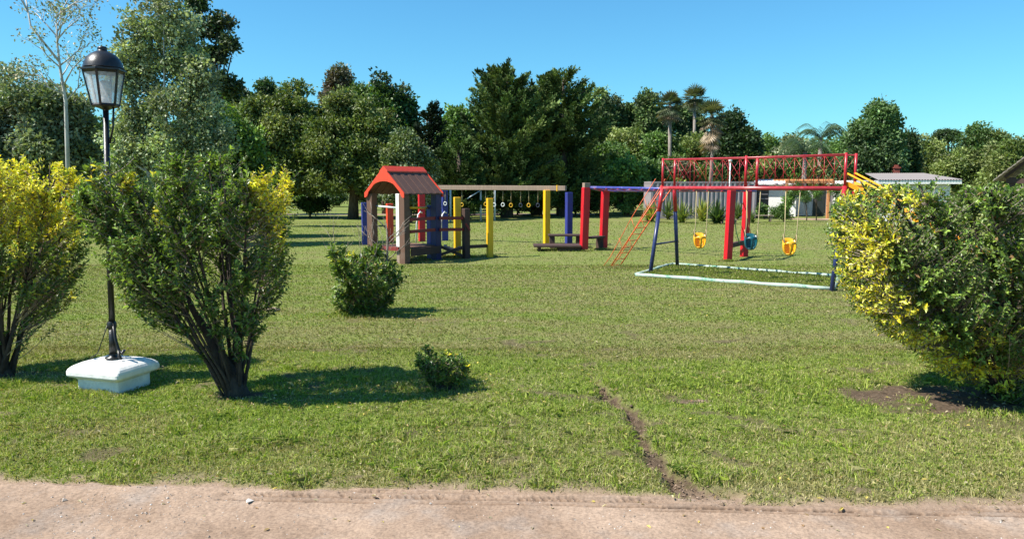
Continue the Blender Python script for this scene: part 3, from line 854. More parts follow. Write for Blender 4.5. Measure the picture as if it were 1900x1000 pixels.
# ------------------------------------------------------------------ BUILDINGS
def corrugated(mb, a, b, z0, z1, pitch, depth, nrm):
    a, b = Vector(a), Vector(b); L = (b - a).length; d = (b - a).normalized(); nrm = Vector(nrm)
    prof = []; n = int(L / pitch)
    for i in range(n):
        for f, o in ((0, 0), (.35, 0), (.5, 1), (.85, 1)):
            prof.append(a + d * (i + f) * pitch - nrm * depth * o)
    prof.append(b)
    k = len(prof)
    vs = [(p.x, p.y, z0) for p in prof] + [(p.x, p.y, z1) for p in prof]
    mb.add(vs, [(i, i + 1, k + i + 1, k + i) for i in range(k - 1)])
D0 = 46.0
xl, xr = P(1207, 400, D0).x, P(1402, 400, D0).x
zt = P(1300, 337, D0).z
ct = empty('shipping_container', ((xl + xr) / 2, D0 + 1.2, 0), 'long grey corrugated shipping container behind the ladder', 'container')
b = MB(); corrugated(b, (xl + .1, D0, 0), (xr - .1, D0, 0), .16, zt - .12, .275, .07, (0, -1, 0))
corrugated(b, (xl, D0 + 2.35, 0), (xl, D0 + .1, 0), .16, zt - .12, .275, .06, (-1, 0, 0))
corrugated(b, (xr, D0 + .1, 0), (xr, D0 + 2.35, 0), .16, zt - .12, .275, .06, (1, 0, 0))
b.build('wall', M['container'], ct)
b = MB(); b.box(((xl + xr) / 2, D0 + 1.22, zt - .05), (xr - xl, 2.44, .10)); b.build('roof', M['container'], ct)
b = MB()
for x in (xl + .06, xr - .06):
    for y in (D0 + .03, D0 + 2.4): b.box((x, y, zt / 2 - .02), (.13, .13, zt - .14))
b.box(((xl + xr) / 2, D0 + .03, .09), (xr - xl - .28, .1, .14)); b.build('frame', M['container'], ct)

g0, g1 = P(1404, 400, 47).x, P(1425, 400, 47).x
gt = empty('dark_shed', ((g0 + g1) / 2, 48, 0), 'dark sheet-metal shed between the container and the white building', 'shed')
b = MB(); b.box(((g0 + g1) / 2, 48, 1.03), (g1 - g0, 2, 2.06)); b.build('wall', M['dark_gate'], gt)
b = MB()
for k in range(3): b.box(((g0 + g1) / 2, 46.97, 1.2 + k * .28), (g1 - g0 - .1, .05, .05))
b.build('rail', M['container'], gt)

h0, h1 = P(1424, 400, 49).x, P(1545, 400, 49).x
wb = empty('white_building', ((h0 + h1) / 2, 51, 0), 'low white plastered building with a dark door, behind the swings', 'building')
zt = P(1450, 343, 49).z
hm = P(1498, 400, 49).x
b = MB(); b.box(((h0 + hm) / 2, 51, zt / 2), (hm - h0, 4, zt)); b.box(((hm + h1) / 2 , 52.2, zt / 2 - .05), (h1 - hm - .01, 1.6, zt - .1)); b.build('wall', M['plaster'], wb)
b = MB(); b.hexa([(h0 - .2, 48.6, zt + .003), (hm + .2, 48.6, zt + .003), (hm + .2, 53.2, zt + .003), (h0 - .2, 53.2, zt + .003), (h0 - .2, 48.6, zt + .09), (hm + .2, 48.6, zt + .09), (hm + .2, 53.2, zt + .38), (h0 - .2, 53.2, zt + .38)]); b.build('roof', M['plaster'], wb)
wb.rotation_euler.z = math.radians(-22)
wd = MB()
for k in range(3): wd.box((P(1434, 400, 49).x, 48.985, 1.75 - k * .22), (.55, .05, .07))
wd.build('window', M['shutter'], wb)
dr = MB(); dr.box((P(1511, 400, 51.3).x, 51.37, 1.0), (.75, .05, 1.95)); dr.build('door', M['shutter'], wb)
dr = MB()
for px in (1525, 1533, 1540): dr.box((P(px, 400, 51.3).x, 51.37, .98), (.2, .05, 1.9))
dr.build('window', M['sheet_roof'], wb)
pg = empty('pergola', (P(1500, 400, 47).x, 47.5, 0), 'orange timber pergola in front of the white building', 'pergola')
pz = P(1500, 338, 46.5).z
b = MB(); b.box(((P(1455, 400, 46.5).x + P(1547, 400, 46.5).x) / 2, 46.5, pz), (P(1547, 400, 46.5).x - P(1455, 400, 46.5).x, .1, .16)); b.build('beam', M['timber_orange'], pg)
b = MB()
for k in range(7):
    x = P(1460 + k * 13.5, 400, 46.5).x; b.box((x, 47.7, pz + .13), (.07, 2.7, .1))
b.build('rafter', M['timber_orange'], pg)
for px in (1458, 1535):
    b = MB(); b.box((P(px, 400, 46.5).x, 46.5, pz / 2 - .05), (.13, .13, pz - .08)); b.build('post', M['timber_orange'], pg)

# sandy patch in front of the white building
b = MB(); ring = []
for k in range(28):
    t = k / 28 * 2 * math.pi; r = 1 + .12 * math.sin(3 * t) + .07 * math.sin(7 * t + 1)
    ring.append((P(1505, 400, 45.6).x + 1.9 * r * math.cos(t), 45.4 + 1.1 * r * math.sin(t), .018))
b.add(ring, [tuple(range(28))]); tag(b.build('sandy_path', M['dirt']), kind='structure')

# low house with sheet roof
x0, x1 = P(1602, 400, 42).x, P(1790, 400, 42).x
rh = empty('low_house', ((x0 + x1) / 2, 45, 0), 'low house with a grey sheet roof and white eaves behind the right bush', 'house')
b = MB(); b.box(((x0 + x1) / 2, 45.2, 1.05), (x1 - x0 - .8, 5.6, 2.1)); b.build('wall', M['plaster'], rh)
b = MB(); b.box(((x0 + x1) / 2, 41.97, 2.2), (x1 - x0, .06, .2)); b.box((x0 + .03, 45.0, 2.2), (.06, 5.98, .2)); b.build('fascia', M['white'], rh)
b = MB(); xa = P(1645, 400, 42).x
n = 60
vs = []
for i in range(n + 1):
    x = xa + (x1 - xa) * i / n; w = .025 * math.cos(i * math.pi)
    vs += [(x, 41.9, 2.33 + w), (x + .9 * (1 - i / n), 48, 2.78 + w)]
b.add(vs, [(2 * i, 2 * i + 2, 2 * i + 3, 2 * i + 1) for i in range(n)])
b.box(((x0 + x1) / 2, 45.0, 2.305), (x1 - x0 - .14, 5.9, .02))
b.build('roof', M['sheet_roof'], rh)
b = MB(); cx = P(1640, 330, 48.6).x; b.box((cx, 48.6, 1.6), (.34, .34, 3.0)); b.box((cx, 48.6, 3.14), (.44, .44, .08)); b.box((cx, 48.6, 3.25), (.24, .24, .14)); b.build('chimney', M['brick'], rh)
rh.rotation_euler.z = math.radians(-10)

# shingle-roofed shelter at the right edge
ex, ez = P(1843, 336, 22).x, P(1843, 336, 22).z
sl = .92
rx = ex + 2.8; rz = ez + sl * 2.8
sh = empty('shingle_shelter', (rx, 25, 0), 'open shelter with a steep weathered shingle roof at the right edge', 'shelter')
b = MB(); rs = random.Random(4)
nrm = Vector((-sl, 0, 1)).normalized()
for side in (-1, 1):
    rows = 26
    for i in range(rows):
        t0, t1 = i / rows, (i + 1.25) / rows
        for j in range(20):
            y0 = 22 + j * .3 + rs.uniform(-.02, .02) - (.04 if j == 0 else 0); y1 = y0 + .295
            ax = rx + side * -1 * 0
            pa = lambda t, up: Vector((rx + side * (2.8 * (1 - t)), 0, ez + sl * 2.8 * t + up))
            u0 = rs.uniform(.035, .06); a, c_ = pa(t0, u0), pa(min(t1, 1), .015)
            lo, hi = pa(t0, 0.0), pa(min(t1, 1), -.0)
            pts = [(lo.x, y0, lo.z), (hi.x, y0, hi.z), (hi.x, y1, hi.z), (lo.x, y1, lo.z), (a.x, y0, a.z), (c_.x, y0, c_.z), (c_.x, y1, c_.z), (a.x, y1, a.z)]
            b.hexa(pts)
b.build('roof', M['shingle'], sh)
b = MB(); b.beam((ex + .25, 22.25, ez + .25 * sl - .12), (rx, 22.25, rz - .12), .08, .14, (0, 1, 0)); b.beam((2 * rx - ex - .25, 22.25, ez + .25 * sl - .12), (rx, 22.25, rz - .12), .08, .14, (0, 1, 0))
b.beam((ex + .3, 22.25, ez + .0), (2 * rx - ex - .3, 22.25, ez + .0), .12, .14); b.build('truss', M['dark_brown'], sh)
b = MB(); b.hexa([(ex + .8, 23.2, 0), (2 * rx - ex - .8, 23.2, 0), (2 * rx - ex - .8, 27.6, 0), (ex + .8, 27.6, 0), (ex + .8, 23.2, ez + .35), (2 * rx - ex - .8, 23.2, ez + .35), (2 * rx - ex - .8, 27.6, ez + .35), (ex + .8, 27.6, ez + .35)])
b.add([(ex + .8, 23.2, ez + .35), (2 * rx - ex - .8, 23.2, ez + .35), (rx, 23.2, rz - .15)], [(0, 1, 2)])
b.build('wall', M['dark_brown'], sh)
for x in (ex + .45, 2 * rx - ex - .45):
    b = MB(); b.box((x, 22.3, ez / 2 + .05), (.16, .16, ez + .1)); b.build('post', M['dark_brown'], sh)
pv = Vector((ex, 22, 0)); rot = Matrix.Rotation(math.radians(-37), 4, 'Z'); sh.rotation_euler.z = math.radians(-37); sh.location = pv + rot @ (Vector(sh.location) - pv)

# white pole lamp behind the bridge
b_ = P(1352, 400, 44)
lp = empty('pole_light', (b_.x, 44, 0), 'slim pale pole light seen through the red lattice', 'lamp')
zt = P(1352, 302, 44).z
b = MB(); b.tube([(b_.x, 44, 0), (b_.x, 44, zt)], .035, 8); b.build('pole', M['metal_white'], lp)
b = MB(); b.lathe((b_.x, 44, zt), [(.02, 0), (.08, .04), (.11, .14), (.08, .24), (.01, .28)], 12); b.build('globe', M['white'], lp)

# ------------------------------------------------------------------ bed plants
def spiky(name, label, px, py, h, n, cols, seed, group='spiky bed plants in front of the container', w=.035):
    rng = np.random.RandomState(seed); g = G(px, py)
    V, Q, K = [], [], []; o = 0
    for i in range(n):
        az = rng.uniform(0, 6.28); el = rng.uniform(.35, 1.45); L = h * rng.uniform(.7, 1.15)
        hd = np.array([math.cos(az), math.sin(az), 0]); side = np.array([-hd[1], hd[0], 0]) * w
        col = np.array(cols[rng.randint(len(cols))]) * rng.uniform(.7, 1.3)
        base = np.array([g.x, g.y, rng.uniform(0, .25) * h]) + rng.normal(size=3) * np.array([.06, .06, 0])
        prev = None
        for k in range(5):
            s = k / 4; c0 = base + hd * L * math.cos(el) * s + np.array([0, 0, L * (math.sin(el) * s - .35 * s * s * math.cos(el))])
            ww = side * (1 - s ** 2) + side * .05
            V += [c0 - ww, c0 + ww]; K += [col, col]
            if k: Q.append([o - 2, o - 1, o + 1, o])
            o += 2
    return tag(np_mesh(name, np.array(V), np.array(Q), M['leaf'], None, np.array(K), loc=(g.x, g.y, 0)), label, 'plant', group)
YG = [(0.30, 0.32, 0.06), (0.20, 0.25, 0.05), (.36, .33, .08)]; GR = [(0.09, 0.14, 0.04), (0.13, 0.18, 0.05)]
spiky('spiky_plant', 'yellow spiky plant behind the ladder', 1207, 412, 1.1, 110, YG, 1, w=.05)
spiky('spiky_plant', 'tall green spiky plant just right of the ladder', 1240, 408, 1.35, 60, GR, 2, w=.045)
spiky('spiky_plant', 'yellow-green spiky plant seen between the swing legs', 1264, 414, 1.1, 100, YG + GR, 3, w=.05)
spiky('spiky_plant', 'small green spiky plant right of the swing leg', 1280, 406, .9, 60, GR, 4, w=.045)
spiky('spiky_plant', 'yellow-green spiky plant behind the first yellow swing', 1303, 411, 1.2, 110, YG, 5, w=.05)
spiky('spiky_plant', 'dark green spiky plant left of the red post', 1330, 416, 1.15, 150, [(0.05, 0.09, 0.025), (.08, .13, .03)], 6, w=.05)
spiky('spiky_plant', 'green spiky plant between the two red posts', 1368, 408, 1.1, 70, GR, 7, w=.045)
spiky('spiky_plant', 'low dark spiky plant right of the red posts', 1395, 414, .7, 60, GR, 8, w=.04)
T('garden_bush', 'upright green bush in front of the white building', 'bush', None, 1455, 42.0, [(1457, 375, 15, .0), (1466, 357, 13, .8), (1446, 392, 14, .0), (1482, 366, 9, 1.3)], BRIGHT + MID, 300, leaf=.12, cr=.2, nk=.3, trunk=.05, wid=.35)
T('garden_bush', 'dim bush in front of the dark shed', 'bush', None, 1418, 45.5, [(1412, 384, 8, .0)], DARK + MID, 301, leaf=.12, cr=.2, nk=.35, trunk=.05)
T('garden_bush', 'low bush behind the slide top', 'bush', None, 1590, 40, [(1585, 345, 30, .0), (1610, 338, 26, 0)], MID, 302, leaf=.14, cr=.2, nk=.7, trunk=.05)
for i, (px, lb, hh) in enumerate([(1497, 'thin young sapling right of the upright bush', 1.3), (1515, 'thin young sapling before the dark door', 1.5), (1548, 'thin young sapling right of the pergola post', 1.7)]):
    T('sapling', lb, 'sapling', 'young saplings by the white building', px, 43.5, [(px, 345 + (2 - hh - .3) * 32, 4, hh - .5)], MID, 310 + i, leaf=.08, cr=.3, nk=.14, dens=.35, trunk=.03)
g = G(1412, 412)
pb = empty('plank_bench', (g.x, g.y, 0), 'low plank bench in front of the dark shed', 'bench')
b = MB(); b.box((g.x, g.y, .36), (1.3, .3, .05)); b.build('seat', M['grey_wood'], pb)
for s in (-1, 1):
    b = MB(); b.box((g.x + s * .5, g.y, .165), (.08, .24, .33)); b.build('leg', M['grey_wood'], pb)
g = G(1352, 415)
b = MB(); b.box((g.x, g.y, .2), (.9, .25, .05)); b.box((g.x - .35, g.y, .085), (.08, .2, .17)); b.box((g.x + .35, g.y, .085), (.08, .2, .17))
tag(b.build('plank_bench', M['grey_wood'], None, .004, (g.x, g.y, 0)), 'low plank bench half hidden behind the left red monkey-bar post', 'bench')
g = G(1549, 412)
b = MB(); b.lathe((g.x, g.y, 0), [(.0, 0), (.2, 0), (.24, .62), (.26, .64), (.26, .7), (.1, .76), (.0, .76)], 14)
tag(b.build('trash_bin', M['metal_blue'], None, 0, (g.x, g.y, 0)), 'dark blue bin beside the pergola post', 'bin')

# ------------------------------------------------------------------ PLAYGROUND: hut with posts and rails
def post(mb, px, base_py, top_py, w, rz=0.6, lean=(0, 0), D=None):
    g = G(px, base_py); z = P(px, top_py, g.y).z
    mb.box((g.x, g.y, z / 2 - .03), (w, w, z + .06), rz, lean)
    return g, z
hut = empty('play_hut', (-2.9, 20.2, 0), 'wooden play hut with an orange-trimmed gable roof and coloured posts', 'playhouse')
A = Vector((-3.70, 20.0, 0)); B_ = Vector((-2.75, 19.3, 0)); bd = Vector((.70, 1.1, 0)); C_ = B_ + bd; D_ = A + bd
ea = (B_ - A).normalized(); eb = bd.normalized(); rzh = math.atan2(ea.y, ea.x)
ZE = 1.80
for p, mt, lb in ((A, 'brown', None), (B_, 'brown', None), (C_, 'navy', 'blue corner post, coloured darker for its shaded faces'), (D_, 'brown', None)):
    b = MB(); b.box((p.x, p.y, ZE / 2 - .03), (.20, .20, ZE + .06), rzh); o = b.build('post', M[mt], hut, .012)
    if lb: o['label'] = lb
wp = B_ - ea * .165
b = MB(); b.box((wp.x, wp.y, 1.12), (.125, .16, 1.36), rzh); b.build('post', M['white'], hut, .008)['label'] = 'white painted board beside the front post'
b = MB(); b.box((wp.x, wp.y, .20), (.12, .15, .46), rzh); b.build('post_foot', M['grey_wood'], hut, .008)
# roof
cA, cB = A - ea * .12 - eb * .12, B_ + ea * .14 - eb * .12
cC, cD = C_ + ea * .14 + eb * .12, D_ - ea * .12 + eb * .12
RZ = 2.46
r0 = (cA + cB) / 2; r1 = (cC + cD) / 2
def roofside(a, r, r2, a2, nb, mb):
    # boards running down the slope
    for i in range(nb):
        f0, f1 = i / nb, (i + .97) / nb
        lo0, lo1 = a.lerp(a2, f0), a.lerp(a2, f1); hi0, hi1 = r.lerp(r2, f0), r.lerp(r2, f1)
        z = .012 * (i % 2)
        pts = [(lo0.x, lo0.y, ZE - .03 + z), (lo1.x, lo1.y, ZE - .03 + z), (hi1.x, hi1.y, RZ - .03 + z), (hi0.x, hi0.y, RZ - .03 + z)]
        mb.hexa(pts + [(x, y, zz + .03) for x, y, zz in pts])
b = MB(); roofside(cB, r0, r1, cC, 11, b); roofside(cD, r1, r0, cA, 11, b); b.build('roof', M['roof_wood'], hut, .003)
# ridge cap (two red boards) and gable trim with an arched lower edge
b = MB()
for s, a, a2 in ((1, cB, cC), (-1, cA, cD)):
    q0 = r0.lerp(a, .2); q1 = r1.lerp(a2, .2); zq = RZ + (ZE - RZ) * .2
    e0, e1 = r0 - eb * .04, r1 + eb * .03; q0 = q0 - eb * .04; q1 = q1 + eb * .03
    pts = [(q0.x, q0.y, zq + .017), (q1.x, q1.y, zq + .017), (e1.x, e1.y, RZ + .017), (e0.x, e0.y, RZ + .017)]
    b.hexa(pts + [(x, y, z + .035) for x, y, z in pts])
b.build('ridge_cap', M['orange_red'], hut, .004)
def gable(off, nm):
    mb = MB(); n = 14; outer = []; inner = []
    L, R_, Rd = (cA, cB, r0) if nm == 0 else (cD, cC, r1)
    for i in range(2 * n + 1):
        t = i / (2 * n); base = L.lerp(R_, t)
        zo = ZE + (RZ - ZE) * (1 - abs(2 * t - 1)) + .02
        u = abs(2 * t - 1)
        zi = min(zo - .11, ZE - .08 + (.40) * math.sqrt(max(0, 1 - (u / .86) ** 2)) ** 1.1) if u < .86 else ZE - .10
        outer.append(Vector((base.x, base.y, zo))); inner.append(Vector((base.x, base.y, zi)))
    th = eb * .035; o0 = eb * off
    k = 2 * n + 1
    vs = [p + o0 for p in outer] + [p + o0 for p in inner] + [p + o0 + th for p in outer] + [p + o0 + th for p in inner]
    fs = []
    for i in range(k - 1):
        fs += [(i, k + i, k + i + 1, i + 1), (2 * k + i, 2 * k + i + 1, 3 * k + i + 1, 3 * k + i), (i, i + 1, 2 * k + i + 1, 2 * k + i), (k + i, 3 * k + i, 3 * k + i + 1, k + i + 1)]
    fs += [(0, 2 * k, 3 * k, k), (k - 1, 2 * k - 1, 4 * k - 1, 3 * k - 1)]
    mb.add(vs, fs); mb.build('gable_trim', M['orange_red'], hut)
gable(-.04, 0); gable(.01, 1)
# floor deck with maroon rim
b = MB()
for i in range(8):
    f = (i + .5) / 8; c0 = A.lerp(B_, f); m0 = c0 + bd / 2
    b.box((m0.x, m0.y, .40), ((B_ - A).length / 8 - .012, bd.length + .2, .035), rzh)
b.build('floor', M['brown'], hut, .003)
b = MB(); f0 = A - eb * .13; f1 = B_ - ea * .1 - eb * .13; b.beam((f0.x, f0.y, .39), (f1.x, f1.y, .39), .035, .10); b.build('rim_board', M['maroon'], hut, .004)
b = MB(); f0 = B_ + ea * .13 + eb * .1; f1 = C_ + ea * .13; b.beam((f0.x, f0.y, .30), (f1.x, f1.y, .30), .04, .2); b.build('rim_board', M['dark_brown'], hut, .004)
# posts joined to the hut by rails
E_g = G(801, 480); E_z = P(801, 381, E_g.y).z
b = MB(); b.box((E_g.x, E_g.y, E_z / 2 - .03), (.19, .19, E_z + .06), .75); b.build('post', M['blue'], hut, .012)['label'] = 'short blue post before the shade-darkened corner post'
b = MB(); gF, zF = post(b, 865, 480, 387, .17, .62); b.build('post', M['dark_brown'], hut, .012)['label'] = 'short brown post at the end of the maroon rails'
b = MB(); gY, zY = post(b, 909, 478, 368, .16, .35); b.build('post', M['yellow'], hut, .012)['label'] = 'yellow post at the right end of the low beam'
b = MB(); gY2, zY2 = post(b, 849, 474, 366, .18, .3); b.build('post', M['yellow'], hut, .012)['label'] = 'yellow post behind the maroon rails'
for z in (1.14, .83):
    b = MB(); s0 = B_ + eb * .1 + ea * .11; b.beam((s0.x, s0.y, z), (C_.x - .02, C_.y - .12, z), .04, .085); b.build('rail', M['maroon'], hut, .004)
    b = MB(); b.beam((C_.x + .1, C_.y - .1, z), (gF.x - .05, gF.y - .03, z - .02), .04, .085); b.build('rail', M['maroon'], hut, .004)
b = MB(); b.beam((gF.x + .08, gF.y, .33), (gY.x - .07, gY.y, .33), .09, .09); b.build('low_beam', M['dark_brown'], hut, .005)
b = MB(); b.beam((gF.x, gF.y - .1, .98), (gF.x + .12, gF.y - .1, .78), .03, .05); b.build('brace', M['maroon'], hut)
# net ramp / lower deck between posts
b = MB()
for i in range(6):
    t = i / 6; x = C_.x + .14 + t * (gF.x - C_.x - .3); b.box((x + .06, 20.95, .33 - .10 * math.sin(t * 3.14)), (.10, .9, .03), .1)
b.build('lower_deck', M['grey_wood'], hut, .003)
b = MB(); b.beam((C_.x + .1, 20.5, .36), (gF.x - .08, 20.5, .10), .06, .08); b.beam((C_.x + .1, 20.45, .14), (gF.x - .08, 20.45, .34), .06, .08); b.build('cross_brace', M['dark_brown'], hut, .004)
b = MB(); pz = A + eb * .1
b.tube([(A.x + .12, A.y - .0, 1.47), (B_.x - .22, B_.y + .1, 1.44)], .025, 8); b.build('handle_bar', M['metal_white'], hut)['label'] = 'white pipe under the roof'
b = MB(); b.tube([(B_.x + .12, B_.y + .25, 1.44), (E_g.x - .08, E_g.y, 1.40)], .03, 8); b.build('handle_bar', M['yellow'], hut)['label'] = 'yellow pipe under the roof'
for px in (776, 821):
    q = [P(px - 4, 440, 22), P(px - 3, 415, 22), P(px, 398, 22), P(px + 4, 393, 22.1), P(px + 7, 395, 22.3)]; q[0].z = .3
    b = MB(); b.tube(q, .02, 6); b.build('grab_rail', M['metal_white'], hut)

# stand-alone coloured posts behind the hut
def solo_post(px, base, top, w, mat, lb, rz=.4):
    b = MB(); g, z = post(b, px, base, top, w, rz); tag(b.build('wooden_post', M[mat], None, .012, (g.x, g.y, 0)), lb, 'post', 'coloured square posts')
solo_post(677, 455, 376, .17, 'blue', 'short blue post left of the hut')
solo_post(724, 450, 378, .22, 'orange_red', 'short orange-red post seen through the hut')

# ring ladder: beam on four posts with hanging rings
rb = empty('ring_beam', (-.6, 26.4, 0), 'weathered horizontal beam on posts with hanging gymnastic rings', 'play frame')
e0 = P(790, 348, 27.3); e1 = P(1050, 349.5, 25.4)
b = MB(); b.beam(e0, e1, .17, .16); b.build('beam', M['grey_wood'], rb, .01)
b = MB(); mk = e0.lerp(e1, .945); dd = (e1 - e0).normalized(); b.beam(mk - dd * .02, mk + dd * .02, .185, .20); b.build('band', M['yellow'], rb)
for px, base, mt, w, top, lb in ((1014, 455, 'yellow', .19, 353, 'yellow post under the right end of the beam'), (1055, 457, 'blue', .2, 357, 'blue post at the right end of the beam'), (783, 448, 'red', .22, 354, 'red post at the left end of the beam'), (826, 447, 'blue', .2, 354, 'blue post at the left end of the beam')):
    b = MB(); g, z = post(b, px, base, top, w, .35); b.build('post', M[mt], rb, .012)['label'] = lb
rings = [(826, 'ring_white', 378), (857, 'rope_yellow', 380), (901, 'rope_yellow', 379), (917, 'ring_white', 380), (933, 'ring_white', 380), (948, 'rope_yellow', 381), (966, 'ring_dark', 381), (981, 'rope_yellow', 381), (998, 'ring_dark', 381)]
nm_ = ['white ring hanging beside the left blue post', 'yellow ring hanging behind the back yellow post', 'yellow ring left of the front yellow post', 'white ring half hidden by the front yellow post', 'white ring right of the front yellow post', 'yellow ring right of the white ring', 'dark ring left of the last yellow ring',
       'yellow ring nearest to the right end, with a knotted rope', 'dark ring closest to the right yellow post']
for (px, mt, py), lb in zip(rings, nm_):
    t = (px - 790) / 260; a = e0.lerp(e1, t); a = Vector((P(px, 350, a.y).x, a.y, a.z)); c = P(px, py, a.y)
    b = MB(); b.torus((c.x, c.y, c.z), .054, .014, (0.2, 1, 0), 1.15)
    o = b.build('hanging_ring', M[mt], None, 0, tuple(c)); tag(o, lb, 'ring', 'rings hanging from the beam')
    b = MB(); b.tube([(a.x, a.y, a.z - .08), (c.x, c.y, c.z + .085)], .012, 5); b.build('rope', M['rope'], o)
# pale pipe frame far behind
wf = empty('pipe_frame', (P(864, 408, 43).x, 43, 0), 'thin white pipe frame standing far behind the rings beam', 'play frame')
for px in (836, 892, 918):
    g = G(px, 410 if px > 850 else 412); b = MB(); b.tube([(g.x, g.y, -.03), (g.x, g.y, 1.85)], .055, 8); b.build('pole', M['metal_white'], wf)
a, c = G(836, 412), G(918, 410)
b = MB(); b.tube([(a.x, a.y, 1.83), (c.x, c.y, 1.83)], .045, 8); b.tube([(G(870, 410).x, a.y, 1.3), (G(892, 410).x, c.y, 1.75)], .03, 6); b.build('crossbar', M['metal_white'], wf)

# step platforms between the posts
tb_ = empty('step_table', (G(1045, 455).x, 24.6, 0), 'dark wooden raised step between the yellow post and the first red post', 'platform')
zt = .42
a, c = G(1017, 460).x, G(1080, 460).x
b = MB()
for k in range(3): b.box(((a + c) / 2, 24.15 + k * .19, zt), (c - a, .175, .05))
b.build('top', M['dark_brown'], tb_, .004)
for x in (a + .12, c - .12):
    b = MB(); b.box((x, 24.3, zt / 2 - .02), (.16, .4, zt - .03)); b.build('leg', M['dark_brown'], tb_, .004)
lo = empty('step_platform', (G(1033, 465).x, 23.3, 0), 'low dark plank platform on the grass at the foot of the first red post', 'platform')
a, c = G(990, 466).x, G(1077, 466).x
b = MB()
for k in range(5): b.box(((a + c) / 2, 22.95 + k * .19, .17), (c - a, .175, .05))
b.build('top', M['dark_brown'], lo, .004)
for x, l in ((a + .18, .09), (c - .35, .7)):
    b = MB(); b.box((x, 23.3, .07), (l, .7, .15)); b.build('leg', M['dark_brown'], lo, .004)

# monkey bars
mb_ = empty('monkey_bars', (4.3, 22, 0), 'red-posted monkey bars with two long blue rails', 'play frame')
mp_ = [(1083, 466, 348, .21), (1119, 462, 354, .21), (1350, 485, 353, .17), (1380, 477, 354, .17)]
tops = []
for px, base, top, w in mp_:
    b = MB(); g, z = post(b, px, base, top, w, .30, (.05, 0)); b.build('post', M['red'], mb_, .012); tops.append(Vector((g.x + .04, g.y, z)))
b = MB(); b.box((tops[0].x + .02, tops[0].y, tops[0].z + .07), (.19, .19, .14), .3); b.build('post_cap', M['grey_wood'], mb_, .006)
for i, j in ((0, 2), (1, 3)):
    b = MB(); a, c = tops[i] + Vector((0.1, 0, .0)), tops[j] + Vector((.25, 0, .0)); b.tube([a, a.lerp(c, .5), c], .042, 10); b.build('rail', M['metal_lilac'], mb_)
b = MB(); b.tube([tops[0] + Vector((0, 0, .0)), tops[1]], .04, 8); b.tube([tops[2], tops[3]], .04, 8)
b.build('end_bar', M['metal_lilac'], mb_)
for k in range(11):
    t = (k + .8) / 11.5; a = tops[0].lerp(tops[2], t); c = tops[1].lerp(tops[3], t)
    b = MB(); b.tube([a - Vector((0, 0, .03)), c - Vector((0, 0, .03))], .018, 6); b.build('rung', M['metal_pink'], mb_)
g2, g3 = G(1350, 485), G(1380, 477)
b = MB(); b.beam((g2.x + .08, g2.y + .08, .42), (g3.x - .05, g3.y - .08, .42), .12, .12); b.build('step', M['dark_brown'], mb_, .005)
ra, rc = G(1091, 465), G(1112, 463)
b = MB(); b.beam((tops[0].x + .1, tops[0].y + .12, .40), (tops[1].x - .1, tops[1].y - .05, .40), .3, .06); b.build('step', M['dark_brown'], mb_, .005)
b = MB(); b.box((tops[1].x - .16, tops[1].y - .1, .18), (.14, .28, .38), .3); b.build('step_leg', M['dark_brown'], mb_, .005)

# swing frame with the lattice bridge on top
sf = empty('swing_frame', (4.8, 16.2, 0), 'red and navy metal swing frame carrying a lattice-sided bridge', 'swing frame')
u = Vector((2.93, -2.9, 0)).normalized(); w_ = Vector((u.y * -1, u.x, 0)).normalized()   # w_ points away
NL = Vector((3.47, 17.5, 0)); NR = Vector((6.40, 14.6, 0))
FL, FR = NL + w_ * .5, NR + w_ * .5
ZB, ZT = 1.95, 2.60
def upz(p, z): return Vector((p.x, p.y, z))
feet = [(G(1206, 508), NL, 'NL'), (G(1257, 496), FL, 'FL'), (G(1543, 541), NR, 'NR'), (Vector((7.0, 15.75, 0)), FR, 'FR')]
for foot, top, _ in feet:
    tp = upz(top, ZB); mid = foot.lerp(tp, .72)
    b = MB(); b.tube([foot + Vector((0, 0, -.04)), mid], .045, 12); o = b.build('leg', M['metal_blue'], sf)
    b = MB(); b.tube([mid, tp + Vector((0, 0, .04))], .046, 12); b.build('leg_top', M['metal_red'], o)
for i, j in ((0, 1), (2, 3)):
    f1, t1, _ = feet[i]; f2, t2, _ = feet[j]
    a = f1.lerp(upz(t1, ZB), .34); c = f2.lerp(upz(t2, ZB), .34)
    b = MB(); b.tube([a, c], .02, 8); b.build('cross_bar', M['metal_blue'], sf)
for s, e in ((NL, NR), (FL, FR)):
    b = MB(); b.tube([upz(s, ZB), upz(e, ZB)], .042, 12); b.build('main_beam', M['metal_pink'], sf)
    b = MB(); b.tube([upz(s, ZT), upz(s.lerp(e, .5), ZT - .01), upz(e, ZT)], .016, 8); b.build('top_rail', M['metal_pink'], sf)
    for f in (0, .5, 1):
        p = s.lerp(e, f); b = MB(); b.tube([upz(p, ZB), upz(p, ZT + .03)], .027 if f != .5 else .03, 10); b.build('upright', M['metal_red'], sf)
    b = MB(); n = 10
    for k in range(n):
        p, q = s.lerp(e, k / n), s.lerp(e, (k + 1) / n); m_ = p.lerp(q, .5)
        if k and k != 5: b.tube([upz(p, ZB), upz(p, ZT)], .0055, 5)
        z0, z1 = ZB + .03, ZT - .01
        b.tube([upz(p, z0), upz(q, z1)], .0038, 4); b.tube([upz(q, z0), upz(p, z1)], .0038, 4)
        zm = (z0 + z1) / 2
        b.torus(upz(m_, zm), .0, .008, u, 1, 6, 4)
    b.build('lattice', M['metal_red'], sf)
b = MB()
for k in range(18):
    p = NL.lerp(NR, (k + .5) / 18) + w_ * .25
    b.box((p.x, p.y, ZB + .02), (.035, .46, .03), math.atan2(u.y, u.x))
b.build('deck', M['maroon'], sf, .003)
